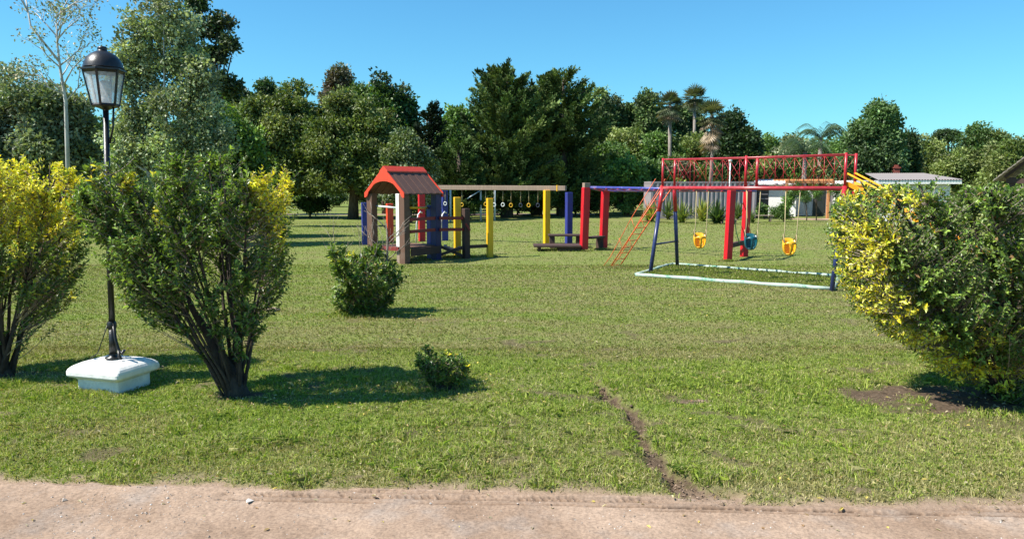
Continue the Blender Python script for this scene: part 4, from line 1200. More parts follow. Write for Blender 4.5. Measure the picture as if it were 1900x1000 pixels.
# ladder
ld = empty('ladder', (2.6, 18.6, 0), 'thin orange metal ladder leaning up to the bridge', 'ladder')
bl = G(1132, 496); bl2 = bl + w_ * .40
tl = upz(NL - u * .05 + w_ * .03, 1.92); tl2 = tl + w_ * .40
for a, c in ((bl, tl), (bl2, tl2)):
    b = MB(); b.tube([a, c], .014, 8); b.build('stringer', M['metal_orange'], ld)
for k in range(12):
    t = (k + .25) / 12; b = MB(); b.tube([bl.lerp(tl, t), bl2.lerp(tl2, t)], .010, 6); b.build('rung', M['metal_orange'], ld)
for a, c in ((bl, tl), (bl2, tl2)):
    off = Vector((0, 0, .30)) - u * .12
    b = MB(); b.tube([a - u * .22, a.lerp(c, .05) + off * .55, a.lerp(c, .5) + off * .9, a.lerp(c, .97) + off], .008, 6)
    for t in (.25, .5, .75): b.tube([a.lerp(c, t), a.lerp(c, t) + off * .85], .006, 5)
    b.build('hand_rail', M['metal_orange'], ld)
# slide
sd = empty('slide', (8.0, 13.4, 0), 'yellow slide running down from the right end of the bridge', 'slide')
s0 = upz(NR + w_ * .25, 1.99); s1 = upz(NR + w_ * .25 + u * 3.3, .28); s1b = s1 + u * .5 + Vector((0, 0, -.04))
b = MB()
pr = [(-.22, .09), (-.2, .0), (.2, .0), (.22, .09)]
vs = []; path = [s0, s0 + u * .08 - Vector((0, 0, .02)), s0.lerp(s1, .5), s1, s1b]
for p in path:
    for (x, z) in pr: vs.append(p + w_ * x + Vector((0, 0, z)))
b.add(vs, [(i * 4 + k, i * 4 + k + 1, i * 4 + k + 5, i * 4 + k + 4) for i in range(4) for k in range(3)])
o = b.build('chute', M['slide'], sd); so = o.modifiers.new('solid', 'SOLIDIFY'); so.thickness = .02
for s in (-.23, .23):
    b = MB(); b.tube([s0 + w_ * s + Vector((0, 0, .26)), s0 + w_ * s + u * 1.2 + Vector((0, 0, -.36)), s0.lerp(s1, .55) + w_ * s + Vector((0, 0, .16))], .018, 8); b.build('hand_rail', M['slide'], sd)
b = MB(); c = s0.lerp(s1, .72); b.tube([(c.x, c.y, 0), (c.x, c.y, c.z - .01)], .03, 8); b.build('support', M['metal_blue'], sd)

# bucket swings
def bucket(name, loc, mat, lb):
    root = empty(name, loc, lb, 'swing', 'baby swings hanging from the frame')
    loc = Vector(loc)
    mbk = MB(); n = 28; prof = [(.128, .28), (.132, .22), (.130, .16), (.115, .085), (.085, .03), (.045, .0), (.0, -.005)]
    vs = []; fs = []
    for r, z in prof:
        for k in range(n):
            t = 2 * math.pi * k / n
            dip = -.05 * abs(math.cos(t)) ** 3 if z > .26 else 0
            vs.append(loc + Vector((r * math.cos(t), r * .85 * math.sin(t), z + (.06 if (z > .26 and math.sin(t) > 0) else 0) + dip)))
    for i in range(len(prof) - 1):
        for k in range(n):
            t = 2 * math.pi * (k + .5) / n
            dx = abs(math.cos(t)); front = math.sin(t) < 0
            if front and .28 < dx < .85 and i in (1, 2, 3): continue
            fs.append((i * n + k, (i + 1) * n + k, (i + 1) * n + (k + 1) % n, i * n + (k + 1) % n))
    mbk.add(vs, fs, True)
    o = mbk.build('seat', mat, root); so = o.modifiers.new('solid', 'SOLIDIFY'); so.thickness = .014; so.offset = 0
    hb = ZB - .04
    for s in (-1, 1):
        b = MB(); tx = u * (s * .15)
        b.tube([loc + Vector((s * .125, 0, .27)), loc + Vector((s * .125 + .02, 0, .5)), Vector((loc.x, loc.y, 0)) + tx + Vector((.03, 0, hb))], .009, 6); b.build('rope', M['rope'], root)
        b = MB(); b.tube([loc + Vector((s * .125, -.08, .25)), loc + Vector((s * .135, 0, .42)), loc + Vector((s * .12, .08, .29))], .008, 6); b.build('strap', M['rope'], root)
    return root
for t, zb, mt, lb in ((.25, .62, 'seat_yellow', 'yellow baby swing seat nearest the ladder side of the frame'), (.545, .66, 'seat_teal', 'teal baby swing seat in the middle of the frame'), (.75, .60, 'seat_yellow', 'yellow baby swing seat nearest the right end of the frame')):
    p = NL.lerp(NR, t) + w_ * .0
    bucket('baby_swing', (p.x - .02, p.y, zb), M[mt], lb)
# thin coloured ropes hanging by the red posts
q = [P(1361, 352, 20), P(1362, 400, 20), P(1366, 430, 20), P(1372, 452, 20)]
b = MB(); b.tube(q, .012, 6); tag(b.build('rope', paint('green_rope', (.02, .3, .1)), None, 0, tuple(q[3])), 'green rope hanging between the red monkey-bar posts', 'rope')
q = [P(1385, 352, 20.5), P(1387, 410, 20.5), P(1391, 425, 20.5), P(1395, 442, 20.5)]
b = MB(); b.tube(q, .014, 6); tag(b.build('rope', M['timber_orange'], None, 0, tuple(q[3])), 'tan rope hanging right of the red monkey-bar posts', 'rope')

# sand-pit kerb: four round painted logs
kb = empty('log_border', (4.9, 16.6, 0), 'flaking white and green log border on the grass under the swings', 'border')
K = [G(1180, 513), G(1545, 540), G(1558, 517), G(1248, 493)]
rk = random.Random(3)
for i in range(4):
    a, c = K[i], K[(i + 1) % 4]
    b = MB(); n = 12; pts = [a.lerp(c, k / n) + Vector((0, 0, .042 + rk.uniform(-.008, .008))) for k in range(n + 1)]
    b.tube(pts, [.042 + rk.uniform(-.006, .006) for _ in pts], 10); b.build('log', M['curb'], kb)

# ------------------------------------------------------------------ LAMP AND PLINTH
Fc = Vector((G(220, 733).x, G(220, 733).y, 0)); ang = math.radians(-17)
ex_ = Vector((math.cos(ang), math.sin(ang), 0)); ey_ = Vector((-math.sin(ang), math.cos(ang), 0))
SX, SY = .50, .42
pc = Fc - ex_ * SX / 2 + ey_ * SY / 2
def rect_loft(prof, cx, mbx, bul=0.0):
    vs = []; n = 0
    for off, z in prof:
        hx, hy = SX / 2 + off, SY / 2 + off; r = min(.03, .02 + max(0, off) * .3); ring = []
        for sx, sy in ((-1, -1), (1, -1), (1, 1), (-1, 1)):
            for a in range(4):
                t = a / 3 * math.pi / 2
                base = {(-1, -1): math.pi, (1, -1): 1.5 * math.pi, (1, 1): 0, (-1, 1): .5 * math.pi}[(sx, sy)]
                ring.append(cx + ex_ * (sx * (hx - r) + r * math.cos(base + t)) + ey_ * (sy * (hy - r) + r * math.sin(base + t)) + Vector((0, 0, z)))
        n = len(ring); vs += ring
    fs = [(i * n + k, i * n + (k + 1) % n, (i + 1) * n + (k + 1) % n, (i + 1) * n + k) for i in range(len(prof) - 1) for k in range(n)]
    fs.append(tuple((len(prof) - 1) * n + k for k in range(n)))
    mbx.add(vs, fs)
b = MB(); rect_loft([(0, -.05), (0, .12), (.015, .135), (.02, .145), (.04, .145), (.06, .155), (.07, .17), (.07, .205), (.062, .225), (.045, .245), (.02, .262), (.0, .27), (-.03, .285), (-.06, .29)], pc, b)
pl = b.build('lamp_plinth', M['white'], None, .004, tuple(pc)); tag(pl, 'white painted concrete plinth at the foot of the black lamp', 'plinth')
lamp = empty('street_lamp', (pc.x, pc.y, .285), 'black iron lantern on a tall thin pole, rising behind the middle bush', 'lamp')
ptop = Vector((pc.x + .07, pc.y, 2.80))
b = MB(); b.tube([(pc.x, pc.y, .30), (pc.x + .008, pc.y, .62)], [.034, .034], 12); b.lathe((pc.x, pc.y, .30), [(.0, .0), (.075, .003), (.075, .015), (.04, .02), (.04, .05)], 14); b.build('base', M['black_metal'], lamp)
b = MB(); b.tube([(pc.x + .008, pc.y, .60), (pc.x + .02, pc.y, 1.3), ptop], [.029, .027, .026], 12); b.build('pole', M['black_metal'], lamp)
b = MB(); b.tube([(pc.x + .03, pc.y - .02, .66), (pc.x + .055, pc.y - .04, .50), (pc.x + .09, pc.y - .06, .40), (pc.x + .13, pc.y - .07, .36), (pc.x + .15, pc.y - .07, .40)], .016, 6)
b.tube([(pc.x + .09, pc.y - .06, .40), (pc.x + .10, pc.y - .08, .33), (pc.x + .13, pc.y - .09, .315)], .014, 6); b.lathe((pc.x + .005, pc.y, .60), [(.036, 0), (.045, .02), (.045, .06), (.034, .08)], 12); b.build('bracket', M['black_metal'], lamp)
b = MB(); b.tube([(pc.x - .03, pc.y - .02, .64), (pc.x - .07, pc.y - .03, .52), (pc.x - .13, pc.y - .04, .36), (pc.x - .2, pc.y - .04, .315)], .005, 5); b.build('cable', M['black_metal'], lamp)
tx, ty = ptop.x, ptop.y
b = MB(); b.tube([(tx + .02, ty, 2.45), (tx + .06, ty, 2.6), (tx + .075, ty, 2.80)], .009, 6); b.torus((tx + .04, ty, 2.48), .03, .006, (0, 1, 0), 1, 12, 5); b.build('scroll', M['black_metal'], lamp)
ha = math.radians(38)
z0, z1 = 2.82, 3.14
b = MB(); b.lathe((tx, ty, 0), [(0, 2.77), (.03, 2.77), (.06, 2.785), (.118, 2.80), (.125, 2.815), (.118, 2.83)], 6, ha); b.lathe((tx, ty, 0), [(.172, z1 - .02), (.185, z1), (.20, z1 + .005), (.20, z1 + .02), (.178, z1 + .03)], 6, ha)
for k in range(6):
    t = ha + k * math.pi / 3; c, s = math.cos(t), math.sin(t)
    b.beam((tx + .12 * c, ty + .12 * s, z0 - .01), (tx + .180 * c, ty + .180 * s, z1), .02, .012, (c, s, 0))
b.build('lantern_frame', M['black_metal'], lamp)
b = MB(); vs = []
for r, z in ((.114, z0), (.174, z1)):
    for k in range(6):
        t = ha + k * math.pi / 3; vs.append((tx + r * math.cos(t), ty + r * math.sin(t), z))
b.add(vs, [(k, (k + 1) % 6, 6 + (k + 1) % 6, 6 + k) for k in range(6)]); b.build('glass_panes', M['glass'], lamp)
b = MB(); b.lathe((tx, ty, z1 + .012), [(.178, .02), (.170, .055), (.150, .10), (.117, .14), (.076, .167), (.045, .18), (.04, .195), (.045, .205), (.035, .222), (.0, .226)], 18, ha); b.build('dome', M['black_metal'], lamp)
b = MB(); b.lathe((tx, ty, z0), [(.0, .0), (.035, .0), (.035, .07), (.028, .08)], 12); o = b.build('bulb_socket', M['white'], lamp)
b = MB(); b.lathe((tx, ty, z0 + .08), [(.026, 0), (.04, .01), (.045, .05), (.055, .07), (.055, .12), (.03, .15), (.0, .155)], 14); b.build('bulb', M['ring_white'], o)

lamp.scale = (1, 1, .98)
# ------------------------------------------------------------------ FOREGROUND BUSHES
def in_poly(x, y, poly):
    n = len(poly); ins = np.zeros(x.shape, bool); j = n - 1
    for i in range(n):
        xi, yi = poly[i]; xj, yj = poly[j]
        ins ^= ((yi > y) != (yj > y)) & (x < (xj - xi) * (y - yi) / (yj - yi + 1e-12) + xi); j = i
    return ins
GRN = np.array([(0.095, 0.155, 0.027), (0.135, 0.20, 0.035), (0.19, 0.26, 0.05), (0.06, 0.105, 0.025)])
YEL = np.array([(0.74, 0.60, 0.035), (0.66, 0.60, 0.06), (0.44, 0.48, 0.05), (0.76, 0.68, 0.12)])
def privet(name, label, base, sil, D, thick, n_t, n_main, yellow, seed, leafL=.042, per=15, twig=.28, shell=.5, r_main=.03, sparse=None, lean=0.0, top_main=None, mats=('bark_dark', 'leaf_glossy'), green=GRN, bare=None, foot=None, tidy=1.0):
    """sil: silhouette (x, z) in metres relative to the base, with depth 'thick' each side"""
    rng = np.random.RandomState(seed)
    root = empty(name, (base[0], base[1], 0), label, 'bush', 'privet bushes in the foreground' if name == 'privet_bush' else None)
    sil = np.array(sil); lo, hi = sil.min(0), sil.max(0)
    pts = []
    while len(pts) < n_t:
        x = rng.uniform(lo[0], hi[0], 4000); z = rng.uniform(lo[1], hi[1], 4000)
        k = in_poly(x, z, sil); x, z = x[k], z[k]
        # half depth at this height, from the silhouette's own width there
        f = np.clip((z - lo[1]) / (hi[1] - lo[1]), 0, 1)
        hd = thick * (0.30 + 0.70 * sstep(0, .55, f))
        xc = np.interp(z, sorted_mid(sil)[0], sorted_mid(sil)[1]); hw = np.interp(z, sorted_mid(sil)[0], sorted_mid(sil)[2])
        e = np.sqrt(np.clip(1 - ((x - xc) / (hw + 1e-6)) ** 4, 0.05, 1))
        t = rng.uniform(-1, 1, len(x)); t = np.sign(t) * np.abs(t) ** shell
        y = t * hd * e
        keep = np.ones(len(x), bool)
        if sparse is not None: keep = rng.rand(len(x)) < sparse(x, y, z)
        pts += list(np.stack([x, y, z], 1)[keep])
    Tg = np.array(pts[:n_t]) + rng.normal(size=(n_t, 3)) * .015
    cl_ = Tg[rng.choice(n_t, max(8, n_t // 16), replace=False)]
    dd = np.linalg.norm(Tg[:, None] - cl_[None], axis=2); nc = cl_[dd.argmin(1)]
    Tg = Tg + (nc - Tg) * (.55 * tidy * rng.rand(n_t, 1))
    stray = rng.rand(n_t) < .05 * tidy; ctr_ = np.array([np.mean(sil[:, 0]), 0, np.mean(sil[:, 1]) * .8])
    ow = Tg - ctr_; ow /= np.linalg.norm(ow, axis=1, keepdims=True) + 1e-9; ow[:, 2] = np.abs(ow[:, 2]) * .6 + .3
    Tg = Tg + ow * (stray * rng.uniform(.05, .17, n_t) * min(1.0, thick / .5))[:, None]
    # main stems
    tb = MB(); sc = []
    for i in range(n_main):
        if top_main is None:
            tp = Tg[rng.randint(n_t)].copy()
            for _ in range(6):
                c2 = Tg[rng.randint(n_t)]
                if c2[2] > tp[2]: tp = c2.copy()
        else: tp = np.array(top_main[i % len(top_main)]) + rng.normal(size=3) * .08
        b0 = np.array([rng.normal() * .035, rng.normal() * .035, -.05])
        m_ = b0 * .5 + tp * .5; m_[2] *= rng.uniform(.8, 1.0); m_[:2] *= rng.uniform(.55, 1.0)
        path = []
        for s in np.linspace(0, 1, 8):
            p = (1 - s) ** 2 * b0 + 2 * s * (1 - s) * m_ + s * s * tp + rng.normal(size=3) * .012 * (s > 0)
            path.append(p)
        r = r_main * rng.uniform(.5, 1.1)
        w = np.array([base[0], base[1], 0])
        tb.tube([p + w for p in path], [r * (1 - .8 * s) for s in np.linspace(0, 1, 8)], 6)
        for a in range(7):
            for s in np.linspace(0, 1, 4, endpoint=False): sc.append(path[a] * (1 - s) + path[a + 1] * s)
    if foot is not None:
        tb.tube([(base[0] + a, base[1] + b_2, c) for a, b_2, c, r in foot], [r for a, b_2, c, r in foot], 9)
    # gnarled foot
    tb.lathe((base[0], base[1], -.06), [(.13, 0), (.10, .08), (.07, .16), (.05, .24), (.02, .28)], 9)
    sc = np.array(sc)
    # twigs
    up = Tg[:, None, :] - sc[None]
    hz = np.hypot(up[:, :, 0], up[:, :, 1])
    dist = np.linalg.norm(up, axis=2) + 1.6 * np.clip(hz * .8 - up[:, :, 2], 0, None) + rng.rand(*hz.shape) * .12 
    near = sc[dist.argmin(1)]
    n = len(Tg); S = 5
    ctrl = near * .45 + Tg * .55; ctrl[:, 2] = near[:, 2] * .62 + Tg[:, 2] * .38; ctrl += rng.normal(size=ctrl.shape) * .03
    ss = np.linspace(0, 1, S)
    path = (1 - ss)[None, :, None] ** 2 * near[:, None] + (2 * ss * (1 - ss))[None, :, None] * ctrl[:, None] + (ss ** 2)[None, :, None] * Tg[:, None]
    dv = np.gradient(path, axis=1); dv /= np.linalg.norm(dv, axis=2, keepdims=True) + 1e-9
    rf = rng.normal(size=(n, 1, 3)); sd_ = np.cross(dv, rf); sd_ /= np.linalg.norm(sd_, axis=2, keepdims=True) + 1e-9; up_ = np.cross(dv, sd_)
    rad = (np.linspace(.0055, .0018, S))[None, :, None]
    ringv = [path + (sd_ * math.cos(a) + up_ * math.sin(a)) * rad for a in (0, 2.094, 4.189)]
    V = np.stack(ringv, 2).reshape(-1, 3) + np.array([base[0], base[1], 0])
    base_i = (np.arange(n) * S * 3)[:, None, None]
    Q = []
    for i in range(S - 1):
        for k in range(3):
            Q.append(base_i[:, 0, 0][:, None] + np.array([i * 3 + k, i * 3 + (k + 1) % 3, (i + 1) * 3 + (k + 1) % 3, (i + 1) * 3 + k]))
    tr = tb.build('stems', M[mats[0]], root)
    np_mesh('twigs', V, np.concatenate(Q), M['dry_twig'] if bare is None else M[bare], root)
    # leaves: opposite pairs along the outer part of each twig
    tl = np.linalg.norm(Tg - near, axis=1)
    k = np.repeat(np.arange(n), per); u_ = np.tile((np.arange(per) // 2 + .5) / ((per + 1) // 2), n)
    s = 1 - u_ * np.minimum(1, twig / (tl[k] + 1e-6)); s = np.clip(s + rng.normal(size=len(s)) * .01, 0, 1)
    p = ((1 - s) ** 2)[:, None] * near[k] + (2 * s * (1 - s))[:, None] * ctrl[k] + (s ** 2)[:, None] * Tg[k]
    d = 2 * (1 - s)[:, None] * (ctrl[k] - near[k]) + 2 * s[:, None] * (Tg[k] - ctrl[k]); d /= np.linalg.norm(d, axis=1, keepdims=True) + 1e-9
    az = rng.uniform(0, 6.28, n)[k] + (np.tile(np.arange(per) // 2, n) * 1.571) + np.where(np.tile(np.arange(per) % 2, n) == 0, 0, math.pi) + rng.normal(size=len(k)) * .4
    rf = np.tile(np.array([0.31, 0.17, .93]), (len(k), 1)); sx = np.cross(d, rf); sx /= np.linalg.norm(sx, axis=1, keepdims=True) + 1e-9; sy = np.cross(sx, d)
    rad_d = sx * np.cos(az)[:, None] + sy * np.sin(az)[:, None]
    ld_ = d * .65 + rad_d * .9 + rng.normal(size=rad_d.shape) * .25 + np.array([0, 0, .12])
    nr = d * .8 - rad_d * .3 + np.array([0, 0, .7]) + rng.normal(size=rad_d.shape) * .35
    yf = yellow(p[:, 0], p[:, 1], p[:, 2]); yt = np.clip(yf * 1.0 + .0, 0, 1)
    tw = rng.rand(n)[k] < yellow(Tg[k, 0], Tg[k, 1], Tg[k, 2])
    fade = (u_ < .25 + 0.75 * yt)
    isy = tw & fade
    cg = green[rng.randint(0, len(green), len(k))]; cy = YEL[rng.randint(0, len(YEL), len(k))]
    col = np.where(isy[:, None], cy, cg)
    half = tw & ~fade; col = np.where(half[:, None], cg * .4 + cy * .25, col)
    young = (u_ < .2) & ~isy; col = np.where(young[:, None], col * 1.35 + np.array([.02, .03, 0]), col)
    dead = rng.rand(len(k)) < .015; col = np.where(dead[:, None], np.array([.24, .15, .07]), col)
    col = col * (1 + .28 * rng.normal(size=(len(k), 1))).clip(.4, 1.8)
    L = leafL * (0.6 + .75 * rng.rand(len(k))) * (1 - .35 * (u_ < .12))
    v, q, c = ovate_leaves(p + np.array([base[0], base[1], 0]), ld_, nr, L, L * rng.uniform(.42, .58, len(k)), col.clip(0, 1))
    np_mesh('foliage', v, q, M[mats[1]], root, c)
    return root
_mid = {}
def sorted_mid(sil):
    key = sil.tobytes()
    if key not in _mid:
        zs = np.linspace(sil[:, 1].min() + 1e-3, sil[:, 1].max() - 1e-3, 40); c = []; h = []
        xx = np.linspace(sil[:, 0].min(), sil[:, 0].max(), 300)
        for z in zs:
            k = in_poly(xx, np.full(300, z), sil); q = xx[k] if k.any() else np.array([0.])
            c.append((q.min() + q.max()) / 2); h.append((q.max() - q.min()) / 2 + .02)
        _mid[key] = (zs, np.array(c), np.array(h))
    return _mid[key]
def sil_from(pxs, base, D):
    return [((P(a, b, D).x - base[0]), max(.02, P(a, b, D).z)) for a, b in pxs]

# middle bush
bM = G(441, 737)
sM = sil_from([(165, 300), (200, 280), (260, 277), (330, 286), (400, 282), (470, 284), (505, 296), (535, 322), (556, 362), (550, 400), (540, 450), (530, 520), (505, 590), (470, 660), (440, 690), (400, 665), (350, 640), (300, 610), (255, 575), (225, 520), (190, 450), (165, 420), (150, 360)], bM, bM.y)
def yM(x, y, z):
    a = np.exp(-(((x - .50) / .13) ** 2 + ((z - 2.05) / .24) ** 2)) * 1.7
    b = np.exp(-(((x - .56) / .08) ** 2 + ((z - 1.75) / .22) ** 2)) * .9
    c = np.exp(-(((x + 1.02) / .10) ** 2 + ((z - 2.12) / .10) ** 2)) * (y < 0) + np.exp(-(((x + .68) / .09) ** 2 + ((z - 2.08) / .10) ** 2)) * (y < 0)
    d = np.exp(-(((x - .12) / .10) ** 2 + ((z - 2.36) / .12) ** 2)) * .8 + np.exp(-(((x + .5) / .08) ** 2 + ((z - 1.75) / .07) ** 2)) * .8 * (y < 0)
    return np.clip(a + b + c + d, 0, 1)
def spM(x, y, z):
    f = sstep(.35, 1.45, z)
    return np.clip(.12 + .88 * f + .15 * (x < -.7), 0, 1) * np.maximum(yM(x, y, z) > .4, 0.06 + .94 * sstep(.38, .52, fbm(x * 3.2 + 20, z * 3.2 + 5, 2)))
privet('privet_bush', 'large fan-shaped green bush with yellow leaf tips on its right, beside the white plinth', (bM.x, bM.y), sM, bM.y, .62, 1900, 24, yM, 501, sparse=spM, r_main=.022, per=15, leafL=.048, foot=[(.02, 0, -.06, .13), (-.03, 0, .12, .10), (-.12, .0, .32, .075), (-.24, .02, .56, .05), (-.4, .02, .85, .028), (-.5, .02, 1.15, .01)])
# left bush
bL = G(8, 700)
sL = sil_from([(-190, 300), (-120, 282), (-20, 288), (60, 292), (115, 300), (140, 330), (148, 400), (152, 470), (140, 540), (120, 590), (80, 640), (30, 670), (-60, 650), (-140, 560), (-200, 470), (-220, 380)], bL, bL.y)
def yL(x, y, z): return np.clip(1.2 * sstep(1.35, 1.95, z + .5 * (fbm(x * 2.5 + 4, z * 2.5, 2) - .5)) * sstep(-.75, -.3, x) + .35 * sstep(.6, 1.3, z), 0, 1)
def spL(x, y, z): return np.clip(.12 + .88 * sstep(.45, 1.4, z), 0, 1)
privet('privet_bush', 'bush with bright yellow upper leaves cut by the left edge of the picture', (bL.x, bL.y), sL, bL.y, .62, 2000, 30, yL, 502, sparse=spL, r_main=.026, leafL=.046)
# right bush
bR = G(1868, 742)
sR = sil_from([(1560, 362), (1620, 344), (1700, 338), (1800, 338), (1900, 340), (2050, 338), (2150, 345), (2230, 400), (2260, 500), (2230, 600), (2120, 690), (2000, 730), (1900, 735), (1800, 722), (1740, 700), (1690, 655), (1650, 625), (1610, 590), (1575, 545), (1555, 500), (1542, 450), (1548, 400)], bR, bR.y)
def yR(x, y, z):
    e = fbm(x * 3 + 31, z * 3 + 7, 3)
    left = sstep(-1.40, -1.66, x + .5 * (e - .5)) * (y < .3)
    ed = [(P(a_, b_, bR.y).x - bR.x, P(a_, b_, bR.y).z) for a_, b_ in [(1575, 400), (1560, 450), (1568, 500), (1590, 560), (1640, 612), (1700, 655), (1750, 692), (1810, 690), (1870, 655), (1910, 640)]]
    dd_ = seg_dist(x, z, np.array(ed), np.linspace(.15, .13, len(ed)))
    diag = sstep(1.25, .75, dd_ + 3.0 * (fbm(x * 5 + 3, z * 5 + 7, 3) - .5)) * (y < .25)
    patch = sstep(.62, .72, fbm(x * 3.4 + 11, z * 3.4 + 2, 2)) * (y < 0) * (z < 1.2) * .7
    top = sstep(.1, .0, np.abs(x + 1.35) - .07) * sstep(1.72, 1.85, z)
    low = np.exp(-(((x + .30) / .28) ** 2 + ((z - .36 - .3 * (x + .3)) / .09) ** 2)) * (y < 0)
    s2 = np.exp(-(((x + .02) / .16) ** 2 + ((z - 1.05) / .1) ** 2)) * .6 * (y < 0) + .5 * sstep(1.9, 2.05, z) * (x > .1)
    return np.clip(left * .35 + diag * 1.1 + patch + top * .9 + s2 * (e > .45), 0, 1)
def spR(x, y, z): return np.clip(.7 + .3 * sstep(.2, .8, z), 0, 1)
privet('privet_bush', 'big dense clipped green bush with a yellow left side at the right edge', (bR.x, bR.y), sR, bR.y, .95, 5200, 44, yR, 503, shell=.42, sparse=spR, r_main=.04, per=15, leafL=.044, tidy=.35)
# small bush
bS = G(822, 722)
sS = sil_from([(770, 660), (785, 648), (810, 660), (835, 655), (868, 668), (874, 695), (850, 712), (800, 712), (782, 695)], bS, bS.y)
def yS(x, y, z): return .10 * (x > 0) + 0 * x
privet('small_bush', 'knee-high round green bush alone on the near grass', (bS.x, bS.y), sS, bS.y, .24, 420, 10, yS, 504, tidy=.5, leafL=.034, twig=.14, r_main=.012, per=13, green=GRN * np.array([.8, .9, .9]))
# camellia-like shrub in the lawn, with dead twigs on top
bC = G(674, 585)
sC = sil_from([(610, 470), (625, 455), (660, 465), (690, 450), (715, 475), (735, 495), (752, 522), (735, 545), (715, 572), (660, 584), (625, 575), (612, 540), (618, 500)], bC, bC.y)
privet('lawn_shrub', 'waist-high leafy shrub with bare twigs sticking out, in front of the hut', (bC.x, bC.y), sC, bC.y, .5, 400, 16, lambda x, y, z: 0.10 * (z > .7) + 0 * x, 505, leafL=.085, twig=.30, r_main=.014, per=12, green=GRN * np.array([1.0, 1.0, 1.0]))
rng = np.random.RandomState(9)
ds = empty('dead_sapling', (bC.x + .35, bC.y + .25, 0), 'leafless grey sapling standing just behind the waist-high shrub', 'sapling')
tb = MB()
def dgrow(a, d, L, r, dep):
    m_ = a + d * L * .5 + Vector(rng.normal(size=3) * .05 * L); e = a + d * L
    tb.tube([a, m_, e], [r, r * .8, r * .5], 6)
    if dep:
        for _ in range(3):
            nd = (d + Vector((rng.normal() * .6, rng.normal() * .4, .35))).normalized(); dgrow(m_.lerp(e, rng.uniform(0, 1)), nd, L * rng.uniform(.45, .7), r * .5, dep - 1)
s0_ = Vector((bC.x + .30, bC.y + .25, -.03))
tb.tube([s0_, s0_ + Vector((.03, 0, .6)), s0_ + Vector((.06, 0, 1.15)), s0_ + Vector((.04, 0, 1.45))], [.03, .022, .016, .01], 7)
for zz in (.85, 1.0, 1.1, 1.2, 1.35):
    az = rng.uniform(-.5, .5) + (0 if rng.rand() < .6 else math.pi); dgrow(s0_ + Vector((.05, 0, zz)), Vector((math.cos(az), math.sin(az) * .5, .8)).normalized(), .38, .010, 1)
for k in range(12):
    x = rng.uniform(-.65, .45); a = s0_ + Vector((x - .25, rng.uniform(-.3, .1), .8)); dgrow(a, Vector((rng.normal() * .25, 0, 1)).normalized(), rng.uniform(.3, .62), .005, 1)
tb.build('trunk', M['dry_twig'], ds)

# ------------------------------------------------------------------ GRASS
rng = np.random.RandomState(700)
def scatter(n, y0, y1, dens_pow=1.0):
    """points inside a wedge a little wider than the view"""
    t = rng.rand(n); y = y0 + (y1 - y0) * t ** dens_pow
    x = (rng.rand(n) * 2 - 1) * (y * .74 + 2.2)
    return x, y
clumps = [(*G(a, b)[:2], r, h) for a, b, r, h in [(395, 838, .30, .05), (470, 825, .25, .04), (790, 862, .22, .05), (860, 850, .25, .05), (930, 815, .2, .03), (1290, 880, .22, .06), (1330, 890, .15, .05), (1450, 735, .5, .03), (1180, 715, .5, .05), (1650, 720, .6, .03), (1400, 715, .7, .05),
           (1250, 712, .4, .05), (1730, 750, .15, .06), (560, 895, .12, .04), (120, 790, .5, .02), (800, 870, .2, .04), (700, 810, .5, .02), (500, 930, .10, .03), (1490, 975, .08, .03), (1860, 770, .3, .05), (1560, 880, .3, .03)]]
def tall_f(x, y):
    s = np.zeros(x.shape)
    for cx, cy, r, h in clumps: s = s + h * np.exp(-(((x - cx) / r) ** 2 + ((y - cy) / (r * .6)) ** 2))
    pt = sstep(.52, .75, fbm(x * 1.9 + 60, y * 2.6 + 11, 3)) * (1 - sstep(7.6, 9.2, y))
    s = s + .030 * pt + .014 * sstep(.6, .8, fbm(x * 7 + 4, y * 7, 2)) * (1 - sstep(8, 10, y))
    return np.minimum(s, .075)
gx0, gx1 = K[0], K[2]
def in_kerb(x, y):
    return in_poly(x, y, [(k.x, k.y) for k in K])
GA = np.array([(0.20, 0.27, 0.035), (0.28, 0.345, 0.05), (0.13, 0.20, 0.03), (0.36, 0.42, 0.09)])
SA = np.array([(0.34, 0.30, 0.125), (0.46, 0.41, 0.21), (0.25, 0.24, 0.09)])
